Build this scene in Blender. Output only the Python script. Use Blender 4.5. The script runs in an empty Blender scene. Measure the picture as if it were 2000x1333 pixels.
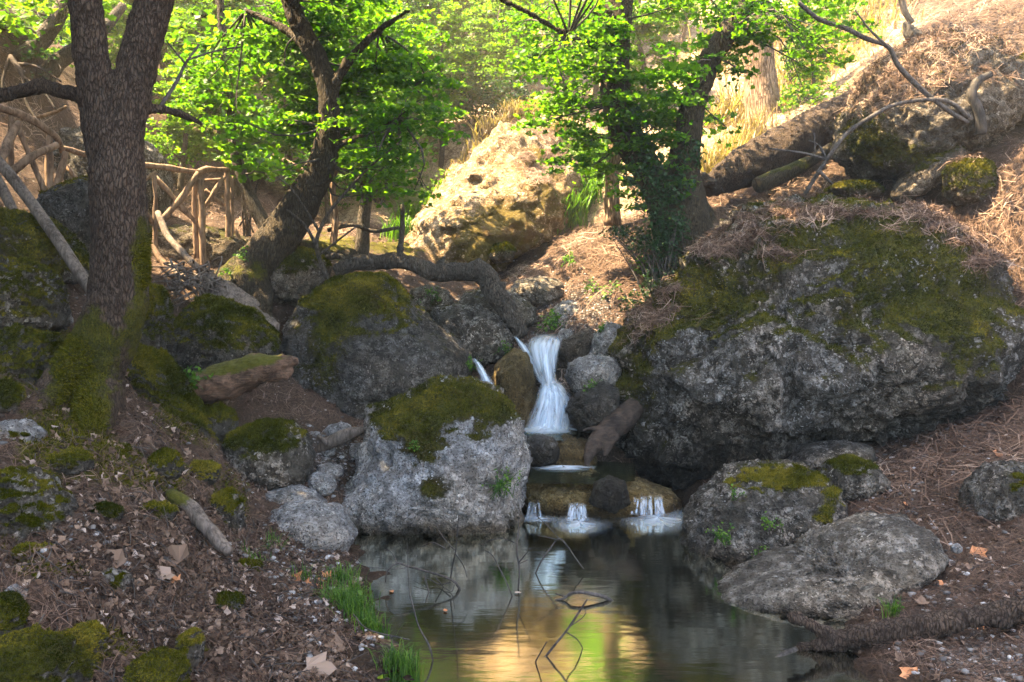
import bpy, bmesh, math, random
import numpy as np
from mathutils import Vector

# ------------------------------------------------------------------ camera, light, exposure
scene = bpy.context.scene
COL = scene.collection
FP, HZ, CH = 2000 * 32 / 36.0, 560.0, 1.6          # focal length in photo pixels, horizon row, eye height over the pool
cam_d = bpy.data.cameras.new('camera'); cam = bpy.data.objects.new('camera', cam_d); COL.objects.link(cam)
cam_d.lens = 32; cam_d.sensor_width = 36; cam_d.clip_end = 400; cam_d.clip_start = 0.05
cam_d.shift_y = -(666.5 - HZ) / 2000.0
cam.location = (0, 0, CH); cam.rotation_euler = (math.radians(90), 0, 0)
scene.camera = cam

SUN_EL, SUN_AZ = math.radians(60), math.radians(-90)   # azimuth from +Y (view axis), negative = left
SUN = np.array([math.sin(SUN_AZ) * math.cos(SUN_EL), math.cos(SUN_AZ) * math.cos(SUN_EL), math.sin(SUN_EL)])
w = bpy.data.worlds.new('World'); scene.world = w; w.use_nodes = True
nt = w.node_tree; sky = nt.nodes.new('ShaderNodeTexSky'); sky.sky_type = 'NISHITA'; sky.sun_disc = False
sky.sun_elevation = SUN_EL; sky.sun_rotation = SUN_AZ % (2 * math.pi)
bg = nt.nodes['Background']; bg.inputs['Strength'].default_value = 0.11
nt.links.new(sky.outputs[0], bg.inputs['Color'])
ld = bpy.data.lights.new('sun', 'SUN'); ld.energy = 5.0; ld.angle = math.radians(0.5); ld.color = (1.0, 0.77, 0.47)
sun = bpy.data.objects.new('sun', ld); COL.objects.link(sun)
sun.rotation_euler = Vector(SUN).to_track_quat('Z', 'Y').to_euler(); sun.location = (-6, 6, 14)
vs = scene.view_settings; vs.view_transform = 'Standard'; vs.look = 'None'; vs.exposure = 3.95; vs.gamma = 1; vs.use_curve_mapping = False
cy = scene.cycles
cy.use_denoising = True; cy.max_bounces = 7; cy.diffuse_bounces = 4; cy.glossy_bounces = 3; cy.transmission_bounces = 5
cy.transparent_max_bounces = 12; cy.caustics_reflective = False; cy.caustics_refractive = False
cy.sample_clamp_indirect = 4.0

def P(px, py, Y):                                    # the point seen at a photo pixel, Y metres ahead
    return np.array([(px - 1000) / FP * Y, Y, CH + (HZ - py) / FP * Y])
def W(px, py, z=0.0):                                # the point seen at a photo pixel, at height z
    return P(px, py, (CH - z) * FP / (py - HZ))
def project(V):
    y = np.maximum(V[:, 1], 0.3)
    return 1000 + V[:, 0] / y * FP, HZ - (V[:, 2] - CH) / y * FP

# ------------------------------------------------------------------ noise
def _h(ix, iy, iz, s):
    h = (ix.astype(np.uint32) * np.uint32(374761393) + iy.astype(np.uint32) * np.uint32(668265263)
         + iz.astype(np.uint32) * np.uint32(2246822519) + np.uint32((s * 3266489917) & 0xffffffff))
    h ^= h >> np.uint32(15); h *= np.uint32(2246822519); h ^= h >> np.uint32(13); h *= np.uint32(3266489917); h ^= h >> np.uint32(16)
    return h
def rnd(ix, iy, iz, s): return _h(ix, iy, iz, s).astype(np.float64) / 4294967296.0
def gnoise(p, s=0):
    i = np.floor(p).astype(np.int64); f = p - i
    u = f * f * f * (f * (f * 6 - 15) + 10)
    out = 0.0
    for a in (0, 1):
        for b in (0, 1):
            for c in (0, 1):
                h = _h(i[:, 0] + a, i[:, 1] + b, i[:, 2] + c, s)
                gx = (h & np.uint32(1023)).astype(np.float64) / 511.5 - 1
                gy = ((h >> np.uint32(10)) & np.uint32(1023)).astype(np.float64) / 511.5 - 1
                gz = ((h >> np.uint32(20)) & np.uint32(1023)).astype(np.float64) / 511.5 - 1
                d = gx * (f[:, 0] - a) + gy * (f[:, 1] - b) + gz * (f[:, 2] - c)
                wgt = (u[:, 0] if a else 1 - u[:, 0]) * (u[:, 1] if b else 1 - u[:, 1]) * (u[:, 2] if c else 1 - u[:, 2])
                out = out + wgt * d
    return out * 1.2
_R = np.array([[0.0, 0.8, 0.6], [-0.8, 0.36, -0.48], [-0.6, -0.48, 0.64]])
def fbm(p, s=0, octv=4, gain=0.5):
    o = 0; a = 1.0; q = p
    for k in range(octv):
        o = o + a * gnoise(q, s + k * 17); q = (q @ _R.T) * 2.03 + 5.3; a *= gain
    return o
def worley(p, s=0):
    i = np.floor(p).astype(np.int64); n = len(p)
    f1 = np.full(n, 9.0); f2 = np.full(n, 9.0); cid = np.zeros(n)
    for a in (-1, 0, 1):
        for b in (-1, 0, 1):
            for c in (-1, 0, 1):
                x, y, z = i[:, 0] + a, i[:, 1] + b, i[:, 2] + c
                qx, qy, qz = x + rnd(x, y, z, s), y + rnd(x, y, z, s + 1), z + rnd(x, y, z, s + 2)
                d = np.sqrt((qx - p[:, 0]) ** 2 + (qy - p[:, 1]) ** 2 + (qz - p[:, 2]) ** 2)
                m = d < f1
                f2 = np.where(m, f1, np.minimum(f2, d)); cid = np.where(m, rnd(x, y, z, s + 3), cid); f1 = np.where(m, d, f1)
    return f1, f2, cid
def sstep(a, b, x):
    t = np.clip((x - a) / (b - a), 0, 1); return t * t * (3 - 2 * t)

# ------------------------------------------------------------------ mesh helpers
def mesh_np(name, V, faces, mat=None, parent=None, loc=None, attrs=None, smooth=True):
    V = np.asarray(V, dtype=np.float64)
    loc = np.zeros(3) if loc is None else np.asarray(loc, dtype=np.float64)
    if isinstance(faces, np.ndarray): faces = [faces]
    faces = [f for f in faces if len(f)]
    me = bpy.data.meshes.new(name)
    me.vertices.add(len(V)); me.vertices.foreach_set('co', (V - loc).astype(np.float32).ravel())
    nl = sum(f.size for f in faces); npoly = sum(len(f) for f in faces)
    me.loops.add(nl); me.loops.foreach_set('vertex_index', np.concatenate([f.ravel() for f in faces]).astype(np.int32))
    me.polygons.add(npoly)
    tot = np.concatenate([np.full(len(f), f.shape[1], dtype=np.int32) for f in faces])
    me.polygons.foreach_set('loop_start', np.concatenate([[0], np.cumsum(tot)[:-1]]).astype(np.int32))
    me.polygons.foreach_set('use_smooth', np.full(npoly, smooth))
    me.update(calc_edges=True)
    for k, v in (attrs or {}).items():
        me.attributes.new(k, 'FLOAT', 'POINT').data.foreach_set('value', np.asarray(v, dtype=np.float32))
    if mat: me.materials.append(mat)
    o = bpy.data.objects.new(name, me); COL.objects.link(o)
    if parent is not None:
        o.parent = parent
    else:
        o.location = loc
    return o
def tag(o, label, cat, group=None, kind=None):
    if label: o['label'] = label
    if cat: o['category'] = cat
    if group: o['group'] = group
    if kind: o['kind'] = kind
    return o
def thing(name, label, cat, loc, group=None):
    o = bpy.data.objects.new(name, None); COL.objects.link(o); o.location = tuple(loc); o.empty_display_size = 0.1
    return tag(o, label, cat, group)
def dup(root, loc, rotz=0.0, scale=1.0, label=None):
    r = root.copy(); COL.objects.link(r); r.location = tuple(loc); r.rotation_euler = (0, 0, rotz); r.scale = (scale,) * 3
    if label: r['label'] = label
    for ch in list(root.children):
        c = ch.copy(); COL.objects.link(c); c.parent = r
    return r
def merge(parts):                                     # [(V, [faces...])] -> V, faces
    Vs, Fs, o = [], [], 0
    for V, fl in parts:
        Vs.append(V)
        if isinstance(fl, np.ndarray): fl = [fl]
        Fs += [f + o for f in fl]; o += len(V)
    tri = [f for f in Fs if f.shape[1] == 3]; qd = [f for f in Fs if f.shape[1] == 4]
    return np.concatenate(Vs), [np.concatenate(g) for g in (tri, qd) if g]
def vnormals(V, faces):
    N = np.zeros_like(V)
    for f in ([faces] if isinstance(faces, np.ndarray) else faces):
        fn = np.cross(V[f[:, 1]] - V[f[:, 0]], V[f[:, 2]] - V[f[:, 0]])
        for k in range(f.shape[1]):
            for c in range(3): N[:, c] += np.bincount(f[:, k], weights=fn[:, c], minlength=len(V))
    return N / np.maximum(np.linalg.norm(N, axis=1, keepdims=True), 1e-9)
def tris(faces):
    out = []
    for f in ([faces] if isinstance(faces, np.ndarray) else faces):
        out.append(f if f.shape[1] == 3 else np.concatenate([f[:, [0, 1, 2]], f[:, [0, 2, 3]]]))
    return np.concatenate(out)
def spline(pts, rad, step):
    pts = np.asarray(pts, float); rad = np.asarray(rad, float)
    d = np.concatenate([[0], np.cumsum(np.linalg.norm(np.diff(pts, axis=0), axis=1))])
    n = max(int(d[-1] / step), 2 * len(pts)); t = np.linspace(0, d[-1], n)
    ext = lambda a: np.concatenate([[2 * a[0] - a[1]], a, [2 * a[-1] - a[-2]]])
    X, R = ext(pts), ext(rad[:, None])
    seg = np.clip(np.searchsorted(d, t, side='right') - 1, 0, len(pts) - 2)
    u = ((t - d[seg]) / np.maximum(d[seg + 1] - d[seg], 1e-9))[:, None]
    def cr(A):
        a, b, c, e = A[seg], A[seg + 1], A[seg + 2], A[seg + 3]
        return 0.5 * (2 * b + (c - a) * u + (2 * a - 5 * b + 4 * c - e) * u * u + (3 * b - a - 3 * c + e) * u ** 3)
    r = cr(R)[:, 0]
    return cr(X), np.clip(r, rad.min() * 0.6, rad.max() * 1.2)
def tube(pts, rad, seg=10, step=0.05, wob=0.0, seed=0):
    C, R = spline(pts, rad, step); n = len(C)
    T = np.gradient(C, axis=0); T /= np.maximum(np.linalg.norm(T, axis=1, keepdims=True), 1e-9)
    nrm = np.cross(T[0], [0.3, 0.9, 0.2]); nrm /= np.linalg.norm(nrm)
    Ns = np.zeros((n, 3))
    for i in range(n):
        nrm = nrm - T[i] * nrm.dot(T[i]); nrm /= max(np.linalg.norm(nrm), 1e-9); Ns[i] = nrm
    B = np.cross(T, Ns)
    if wob:
        k = np.arange(n) * step; q = np.stack([k * 4, k * 0 + seed, k * 0 + .5], 1)
        C = C + (Ns * gnoise(q, seed)[:, None] + B * gnoise(q + 9, seed)[:, None]) * (R * wob)[:, None]
        R = R * (1 + wob * 0.5 * gnoise(q * 1.7 + 3, seed))
    a = np.linspace(0, 2 * np.pi, seg, endpoint=False)
    V = (C[:, None] + R[:, None, None] * (np.cos(a)[None, :, None] * Ns[:, None] + np.sin(a)[None, :, None] * B[:, None])).reshape(-1, 3)
    i = np.arange(n - 1)[:, None] * seg; j = np.arange(seg)[None]; j2 = (j + 1) % seg
    Q = np.stack([i + j, i + j2, i + seg + j2, i + seg + j], -1).reshape(-1, 4)
    V = np.concatenate([V, C[:1], C[-1:]])
    jj = np.arange(seg); j3 = (jj + 1) % seg
    cap = np.concatenate([np.stack([np.full(seg, n * seg), j3, jj], 1), np.stack([np.full(seg, n * seg + 1), (n - 1) * seg + jj, (n - 1) * seg + j3], 1)])
    return V, [cap, Q]
def organic(tubes, voxel, smooth=4):                  # overlapping tubes welded into one skin
    V, F = merge(tubes)
    o = mesh_np('weld', V, F)
    m = o.modifiers.new('r', 'REMESH'); m.mode = 'VOXEL'; m.voxel_size = voxel
    s = o.modifiers.new('s', 'SMOOTH'); s.factor = 0.5; s.iterations = smooth
    bpy.context.view_layer.update()
    dg = bpy.context.evaluated_depsgraph_get(); me = o.evaluated_get(dg).to_mesh()
    n = len(me.vertices); co = np.empty(n * 3, np.float32); me.vertices.foreach_get('co', co)
    lv = np.empty(len(me.loops), np.int32); me.loops.foreach_get('vertex_index', lv)
    lt = np.empty(len(me.polygons), np.int32); me.polygons.foreach_get('loop_total', lt)
    ls = np.empty(len(me.polygons), np.int32); me.polygons.foreach_get('loop_start', ls)
    out = [np.stack([lv[ls[lt == k] + i] for i in range(k)], 1).astype(np.int64) for k in (3, 4) if (lt == k).any()]
    V = co.reshape(-1, 3).astype(float)
    o.evaluated_get(dg).to_mesh_clear(); me0 = o.data; bpy.data.objects.remove(o); bpy.data.meshes.remove(me0)
    return V, out
def scatter(V, faces, wv, n, rg):                     # n points on a surface, weighted by a vertex mask
    T = tris(faces); a, b, c = V[T[:, 0]], V[T[:, 1]], V[T[:, 2]]
    fn = np.cross(b - a, c - a); ar = np.linalg.norm(fn, axis=1)
    p = ar * wv[T].mean(1); s = p.sum()
    if s <= 0: return np.zeros((0, 3)), np.zeros((0, 3))
    k = rg.choice(len(T), size=n, p=p / s)
    u, v = rg.random(n), rg.random(n); m = u + v > 1; u[m] = 1 - u[m]; v[m] = 1 - v[m]
    return a[k] + u[:, None] * (b - a)[k] + v[:, None] * (c - a)[k], fn[k] / np.maximum(ar[k], 1e-12)[:, None]
def basis(n, rg):
    r = rg.normal(size=n.shape); t = r - n * (r * n).sum(1, keepdims=True)
    t /= np.maximum(np.linalg.norm(t, axis=1, keepdims=True), 1e-9)
    return t, np.cross(n, t)
def unit(a): return a / np.maximum(np.linalg.norm(a, axis=-1, keepdims=True), 1e-9)
def needles(p, n, length, width, rg, lift=0.35, down=0.6):   # lying strips, bent in the middle
    k = len(p); t, b = basis(n, rg)
    g = np.array([0, 0, -1.0]) - n * (-n[:, 2:3]); t = unit(t + g * down)
    L = length * (0.5 + rg.random(k))[:, None]; wv = np.cross(n, t) * (width * (0.7 + 0.6 * rg.random(k)))[:, None]
    e = (rg.random(k)[:, None] * lift)
    sgn = rg.normal(size=(k, 1)) * 0.18
    p0 = p - t * L * 0.5 + n * 0.004; p1 = p + n * (0.006 + L * e * 0.3) + np.cross(n, t) * L * sgn; p2 = p + t * L * 0.5 + n * (0.004 + L * e * 0.4 * rg.random((k, 1)))
    V = np.stack([p0 - wv, p0 + wv, p1 - wv, p1 + wv, p2 - wv * .6, p2 + wv * .6], 1).reshape(-1, 3)
    i = np.arange(k)[:, None] * 6
    F = np.concatenate([i + np.array([[0, 1, 3, 2]]), i + np.array([[2, 3, 5, 4]])])
    return V, F, np.repeat(rg.random(k), 6)
def blades(p, n, h, w_, rg, spread=0.6, bend=0.0):     # upright tufts
    k = len(p); t, b = basis(n, rg)
    d = unit(n + t * spread * rg.random((k, 1)))
    H = h * (0.5 + rg.random(k))[:, None]; s = unit(np.cross(d, t + 0.01)) * w_
    if bend == 0:
        V = np.stack([p - s, p + s, p + d * H], 1).reshape(-1, 3); i = np.arange(k)[:, None] * 3
        return V, i + np.array([[0, 1, 2]]), np.repeat(rg.random(k), 3)
    q1 = p + d * H * 0.5; q2 = q1 + unit(d + t * bend * .5) * H * .35; q3 = q2 + unit(d * .4 + t * bend + np.array([0, 0, -.35])) * H * .35
    V = np.stack([p - s, p + s, q1 - s * .9, q1 + s * .9, q2 - s * .6, q2 + s * .6, q3], 1).reshape(-1, 3); i = np.arange(k)[:, None] * 7
    return V, [np.concatenate([i + np.array([[0, 1, 3, 2]]), i + np.array([[2, 3, 5, 4]])]), i + np.array([[4, 5, 6]])], np.repeat(rg.random(k), 7)

# leaf outlines: (x across, y along), base at the origin; the last number of each row is the fold height
def _lobed():
    pts = [(0, 0)]
    for a, r in ((-128, .44), (-104, .46), (-66, .84), (-48, .60), (-26, .74), (0, 1.02), (26, .74), (48, .60), (66, .84), (104, .46), (128, .44)):
        t = math.radians(a); pts.append((math.sin(t) * r, .12 + math.cos(t) * r))
    return np.array(pts)
LOBED = _lobed() / 1.2
OVAL = np.array([(0, 0), (-.26, .28), (-.3, .55), (0, 1.0), (.3, .55), (.26, .28)])
def leaves(p, nrm, size, shape, rg, curl=0.25, fold=0.15):
    k = len(p); t, b = basis(nrm, rg); m = len(shape)
    S = size * (0.6 + 0.7 * rg.random(k))[:, None, None]
    x = shape[None, :, 0:1]; y = shape[None, :, 1:2] - 0.4
    c = (curl * rg.normal(size=k))[:, None, None]; fo = (fold * (0.3 + rg.random(k)))[:, None, None]
    z = c * (y * y) + fo * np.abs(x) + 0.08 * np.sin(x * 9 + rg.random((k, 1, 1)) * 6) * (curl > .4)
    V = (p[:, None] + S * (x * b[:, None] + y * t[:, None] + z * nrm[:, None])).reshape(-1, 3)
    i = np.arange(k)[:, None, None] * m
    a = np.arange(1, m - 1); fan = np.stack([np.zeros(m - 2, int), a, a + 1], 1)[None]
    return V, (i + fan).reshape(-1, 3), np.repeat(rg.random(k), m)
# ------------------------------------------------------------------ materials
def setin(t, s, v):
    if isinstance(v, bpy.types.NodeSocket): t.links.new(v, s)
    elif isinstance(v, (tuple, list)) and len(v) == 3 and s.type == 'RGBA': s.default_value = (*v, 1)
    else: s.default_value = v
def nd(t, typ, props=None, **inp):
    n = t.nodes.new(typ)
    for k, v in (props or {}).items(): setattr(n, k, v)
    for k, v in inp.items(): setin(t, n.inputs[k.replace('_', ' ')], v)
    return n
def mixc(t, f, a, b, mode='MIX'):
    n = t.nodes.new('ShaderNodeMix'); n.data_type = 'RGBA'; n.blend_type = mode
    setin(t, n.inputs[0], f); setin(t, n.inputs[6], a); setin(t, n.inputs[7], b); return n.outputs[2]
def mth(t, op, a, b=0.0, clamp=False):
    n = t.nodes.new('ShaderNodeMath'); n.operation = op; n.use_clamp = clamp
    setin(t, n.inputs[0], a); setin(t, n.inputs[1], b); return n.outputs[0]
def remap(t, v, a, b, c=0.0, d=1.0):
    n = t.nodes.new('ShaderNodeMapRange'); n.interpolation_type = 'SMOOTHSTEP'
    for i, q in enumerate((v, a, b, c, d)): setin(t, n.inputs[i], q)
    return n.outputs[0]
def noise(t, vec, scale, detail=4, rough=0.55, dist=0.0):
    return nd(t, 'ShaderNodeTexNoise', Vector=vec, Scale=scale, Detail=detail, Roughness=rough, Distortion=dist).outputs[0]
def voro(t, vec, scale, feature='F1'):
    return nd(t, 'ShaderNodeTexVoronoi', {'feature': feature}, Vector=vec, Scale=scale)
def attr(t, name):
    n = t.nodes.new('ShaderNodeAttribute'); n.attribute_name = name; return n.outputs['Fac']
def objco(t): return t.nodes.new('ShaderNodeTexCoord').outputs['Object']
def stretch(t, vec, sc):
    return nd(t, 'ShaderNodeMapping', Vector=vec, Scale=sc).outputs[0]
def bump(t, h, strength, dist, normal=None):
    n = nd(t, 'ShaderNodeBump', Strength=strength, Distance=dist, Height=h)
    if normal is not None: t.links.new(normal, n.inputs['Normal'])
    return n.outputs[0]
def new_mat(name):
    m = bpy.data.materials.new(name); m.use_nodes = True; t = m.node_tree; t.nodes.clear()
    out = t.nodes.new('ShaderNodeOutputMaterial'); return m, t, out
def principled(t, out, col, rough, nrm=None, spec=0.3):
    b = nd(t, 'ShaderNodeBsdfPrincipled', Base_Color=col, Roughness=rough); b.inputs['Specular IOR Level'].default_value = spec
    if nrm is not None: t.links.new(nrm, b.inputs['Normal'])
    t.links.new(b.outputs[0], out.inputs[0]); return b

MOSS_A, MOSS_B = (0.014, 0.018, 0.001), (0.098, 0.088, 0.006)
def rock_mat(name, dark, mid, pale, peb_amt=0.5, peb_scale=24.0, moss=(MOSS_A, MOSS_B), bumpk=1.0, film=.8, thinc=((0.020, 0.018, 0.008), (0.07, 0.058, 0.022))):
    m, t, out = new_mat(name); co = objco(t)
    wv = nd(t, 'ShaderNodeTexNoise', Vector=co, Scale=7.0, Detail=4.0)
    wco = nd(t, 'ShaderNodeVectorMath', {'operation': 'MULTIPLY_ADD'}); t.links.new(wv.outputs['Color'], wco.inputs[0]); wco.inputs[1].default_value = (.13,) * 3; t.links.new(co, wco.inputs[2])
    cw = wco.outputs[0]
    n0 = noise(t, co, 1.3, 4, .6); n1 = noise(t, co, 3.1, 6, .65); n2 = noise(t, co, 15, 6, .7); n3 = noise(t, co, 75, 4, .65)
    col = mixc(t, remap(t, mth(t, 'ADD', mth(t, 'MULTIPLY', n1, .55), mth(t, 'MULTIPLY', n2, .5)), .40, .66), dark, mid)
    clump = remap(t, mth(t, 'ADD', mth(t, 'MULTIPLY', n0, .5), mth(t, 'MULTIPLY', n1, .5)), .40, .56)
    col = mixc(t, mth(t, 'MULTIPLY', remap(t, n2, .46, .66), mth(t, 'ADD', .25, mth(t, 'MULTIPLY', clump, .75))), col, pale)
    v1 = voro(t, cw, peb_scale); v2 = voro(t, cw, peb_scale * 2.3); v0 = voro(t, cw, peb_scale * .45)
    def pebble(v, amt, lo, hi):
        sp = nd(t, 'ShaderNodeSeparateColor', Color=v.outputs['Color'])
        rad = remap(t, sp.outputs[2], 0, 1, lo, hi)
        return mth(t, 'MULTIPLY', remap(t, mth(t, 'SUBTRACT', rad, v.outputs['Distance']), -.02, .10), remap(t, sp.outputs[0], 1 - amt, 1 - amt + .06)), sp
    p1, s1 = pebble(v1, peb_amt, .18, .42); p2, s2 = pebble(v2, peb_amt, .2, .45); p0, s0 = pebble(v0, peb_amt * .5, .12, .36)
    pebs = mth(t, 'MAXIMUM', mth(t, 'MAXIMUM', p1, p2), p0)
    pc = mixc(t, mth(t, 'MAXIMUM', mth(t, 'MULTIPLY', s1.outputs[1], .8), mth(t, 'MULTIPLY', s2.outputs[1], .8)), tuple(c * 1.15 for c in mid), tuple(min(1, c * 1.5) for c in pale))
    col = mixc(t, mth(t, 'MULTIPLY', pebs, mth(t, 'ADD', .2, mth(t, 'MULTIPLY', clump, .75))), col, pc)
    col = mixc(t, remap(t, noise(t, co, .9, 3, .5), .42, .60, 0, .55), col, mixc(t, 1.0, col, (1.18, .98, .74), 'MULTIPLY'))
    pit = remap(t, n3, .36, .50, .22, 1.0)
    col = mixc(t, 1.0, col, nd(t, 'ShaderNodeCombineColor', Red=pit, Green=pit, Blue=pit).outputs[0], 'MULTIPLY')
    stain = remap(t, mth(t, 'ADD', mth(t, 'MULTIPLY', noise(t, stretch(t, co, (4, 4, 1.6)), 1.3, 6, .7), .7), mth(t, 'MULTIPLY', n2, .3)), .50, .60)
    col = mixc(t, mth(t, 'MULTIPLY', stain, film), col, mixc(t, n2, (0.022, 0.019, 0.014), (0.075, 0.064, 0.046)))
    h = mth(t, 'ADD', mth(t, 'MULTIPLY', pebs, .8), mth(t, 'ADD', mth(t, 'MULTIPLY', n2, 2.2), mth(t, 'MULTIPLY', n3, .9)))
    h = mth(t, 'SUBTRACT', h, mth(t, 'MULTIPLY', v1.outputs['Distance'], .5))
    # moss skin, needles caught on top, wetness near the water and darkened lower faces
    mz = mth(t, 'ADD', mth(t, 'MULTIPLY', mth(t, 'SUBTRACT', noise(t, co, 5, 6, .7), .5), 1.0), mth(t, 'MULTIPLY', mth(t, 'SUBTRACT', noise(t, co, 26, 5, .7), .5), 1.1))
    mk = mth(t, 'ADD', attr(t, 'moss'), mz)
    mk = mth(t, 'SUBTRACT', mk, mth(t, 'MULTIPLY', pebs, .30)); thin = remap(t, mk, .18, .50); mk = remap(t, mk, .36, .62)
    mn = noise(t, co, 120, 4, .65); mn2 = noise(t, co, 7, 5, .65); mn3 = noise(t, co, 32, 4, .65)
    mc = mixc(t, remap(t, mth(t, 'ADD', mth(t, 'MULTIPLY', mn, .35), mth(t, 'ADD', mth(t, 'MULTIPLY', mn2, .4), mth(t, 'MULTIPLY', mn3, .35))), .42, .70), moss[0], moss[1])
    mc = mixc(t, remap(t, noise(t, co, 2.6, 5, .65), .48, .66, 0, .8), mc, mixc(t, mn3, tuple(c * q for c, q in zip(moss[0], (1.0, .75, 1.2))), tuple(c * q for c, q in zip(moss[1], (.95, .72, 1.5)))))
    col = mixc(t, mth(t, 'MULTIPLY', thin, .75), col, mixc(t, mn3, *thinc))
    col = mixc(t, mk, col, mc)
    lk = remap(t, mth(t, 'ADD', attr(t, 'litter'), mth(t, 'MULTIPLY', mth(t, 'SUBTRACT', noise(t, co, 12, 6, .75), .5), 1.6)), .42, .66)
    f1 = noise(t, stretch(t, co, (95, 26, 70)), 1, 4, .7, .8); f2 = noise(t, stretch(t, co, (26, 95, 70)), 1, 4, .7, .8)
    lc = mixc(t, remap(t, mth(t, 'MAXIMUM', f1, f2), .46, .68), (0.030, 0.018, 0.012), (0.20, 0.132, 0.092))
    col = mixc(t, lk, col, lc)
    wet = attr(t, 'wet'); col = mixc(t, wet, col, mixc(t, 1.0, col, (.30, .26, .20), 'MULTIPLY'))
    hm = mth(t, 'ADD', mth(t, 'MULTIPLY', mn, 1.2), mth(t, 'ADD', mth(t, 'MULTIPLY', mn3, 2.2), mth(t, 'MULTIPLY', mn2, 1.5)))
    hh = nd(t, 'ShaderNodeMix'); setin(t, hh.inputs[0], mk); setin(t, hh.inputs[2], h); setin(t, hh.inputs[3], hm)
    nb = bump(t, hh.outputs[0], 1.0 * bumpk, .04)
    rough = remap(t, wet, 0, 1, .95, .55)
    principled(t, out, col, rough, nb, .2); return m
def ground_mat():
    m, t, out = new_mat('forest_floor'); co = objco(t)
    n1 = noise(t, co, 1.6, 5, .6); n2 = noise(t, co, 13, 6, .7); n3 = noise(t, co, 70, 4, .7)
    f1 = noise(t, stretch(t, co, (90, 22, 90)), 1, 4, .7, .6); f2 = noise(t, stretch(t, co, (24, 100, 80)), 1, 4, .7, .8)
    fib = mth(t, 'MAXIMUM', f1, f2)
    lit = mixc(t, remap(t, fib, .45, .68), (0.020, 0.0125, 0.0085), (0.150, 0.097, 0.064))
    lit = mixc(t, remap(t, n2, .35, .7), lit, mixc(t, fib, (0.024, 0.015, 0.0105), (0.092, 0.060, 0.041)))
    v = voro(t, co, 33); sv = nd(t, 'ShaderNodeSeparateColor', Color=v.outputs['Color'])
    fl = mth(t, 'MULTIPLY', remap(t, sv.outputs[0], .86, .9), remap(t, v.outputs['Distance'], .4, .25))
    lit = mixc(t, mth(t, 'MULTIPLY', fl, .7), lit, mixc(t, sv.outputs[1], (.20, .145, .11), (.34, .29, .25)))
    dry = mixc(t, remap(t, mth(t, 'ADD', mth(t, 'MULTIPLY', n2, .6), mth(t, 'MULTIPLY', fib, .5)), .4, .75), (0.20, 0.13, 0.062), (0.56, 0.42, 0.27))
    col = mixc(t, remap(t, mth(t, 'ADD', attr(t, 'dry'), mth(t, 'MULTIPLY', mth(t, 'SUBTRACT', n2, .5), .9)), .35, .65), lit, dry)
    v2 = voro(t, co, 42); sg = nd(t, 'ShaderNodeSeparateColor', Color=v2.outputs['Color'])
    gr = mixc(t, sg.outputs[0], (0.075, 0.068, 0.064), (0.34, 0.315, 0.29)); gr = mixc(t, remap(t, v2.outputs['Distance'], .25, .5), gr, (0.05, 0.042, 0.036))
    col = mixc(t, remap(t, mth(t, 'ADD', attr(t, 'grey'), mth(t, 'MULTIPLY', mth(t, 'SUBTRACT', n2, .5), 1.3)), .4, .65), col, gr)
    mn = noise(t, co, 120, 3, .6)
    mc = mixc(t, remap(t, mth(t, 'ADD', mth(t, 'MULTIPLY', mn, .5), mth(t, 'MULTIPLY', n1, .6)), .4, .7), MOSS_A, MOSS_B)
    mk = remap(t, mth(t, 'ADD', attr(t, 'moss'), mth(t, 'MULTIPLY', mth(t, 'SUBTRACT', noise(t, co, 9, 6, .7), .5), 1.2)), .42, .6)
    col = mixc(t, mk, col, mc)
    gm = remap(t, mth(t, 'ADD', attr(t, 'green'), mth(t, 'MULTIPLY', mth(t, 'SUBTRACT', n2, .5), 1.2)), .4, .65)
    col = mixc(t, gm, col, mixc(t, n3, (0.05, 0.075, 0.012), (0.13, 0.17, 0.03)))
    col = mixc(t, attr(t, 'wet'), col, mixc(t, 1.0, col, (.36, .31, .22), 'MULTIPLY'))
    h = mth(t, 'ADD', mth(t, 'MULTIPLY', n2, 1.2), mth(t, 'ADD', mth(t, 'MULTIPLY', fib, .6), mth(t, 'MULTIPLY', n3, .5)))
    principled(t, out, col, .95, bump(t, h, .9, .03), .15); return m
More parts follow.
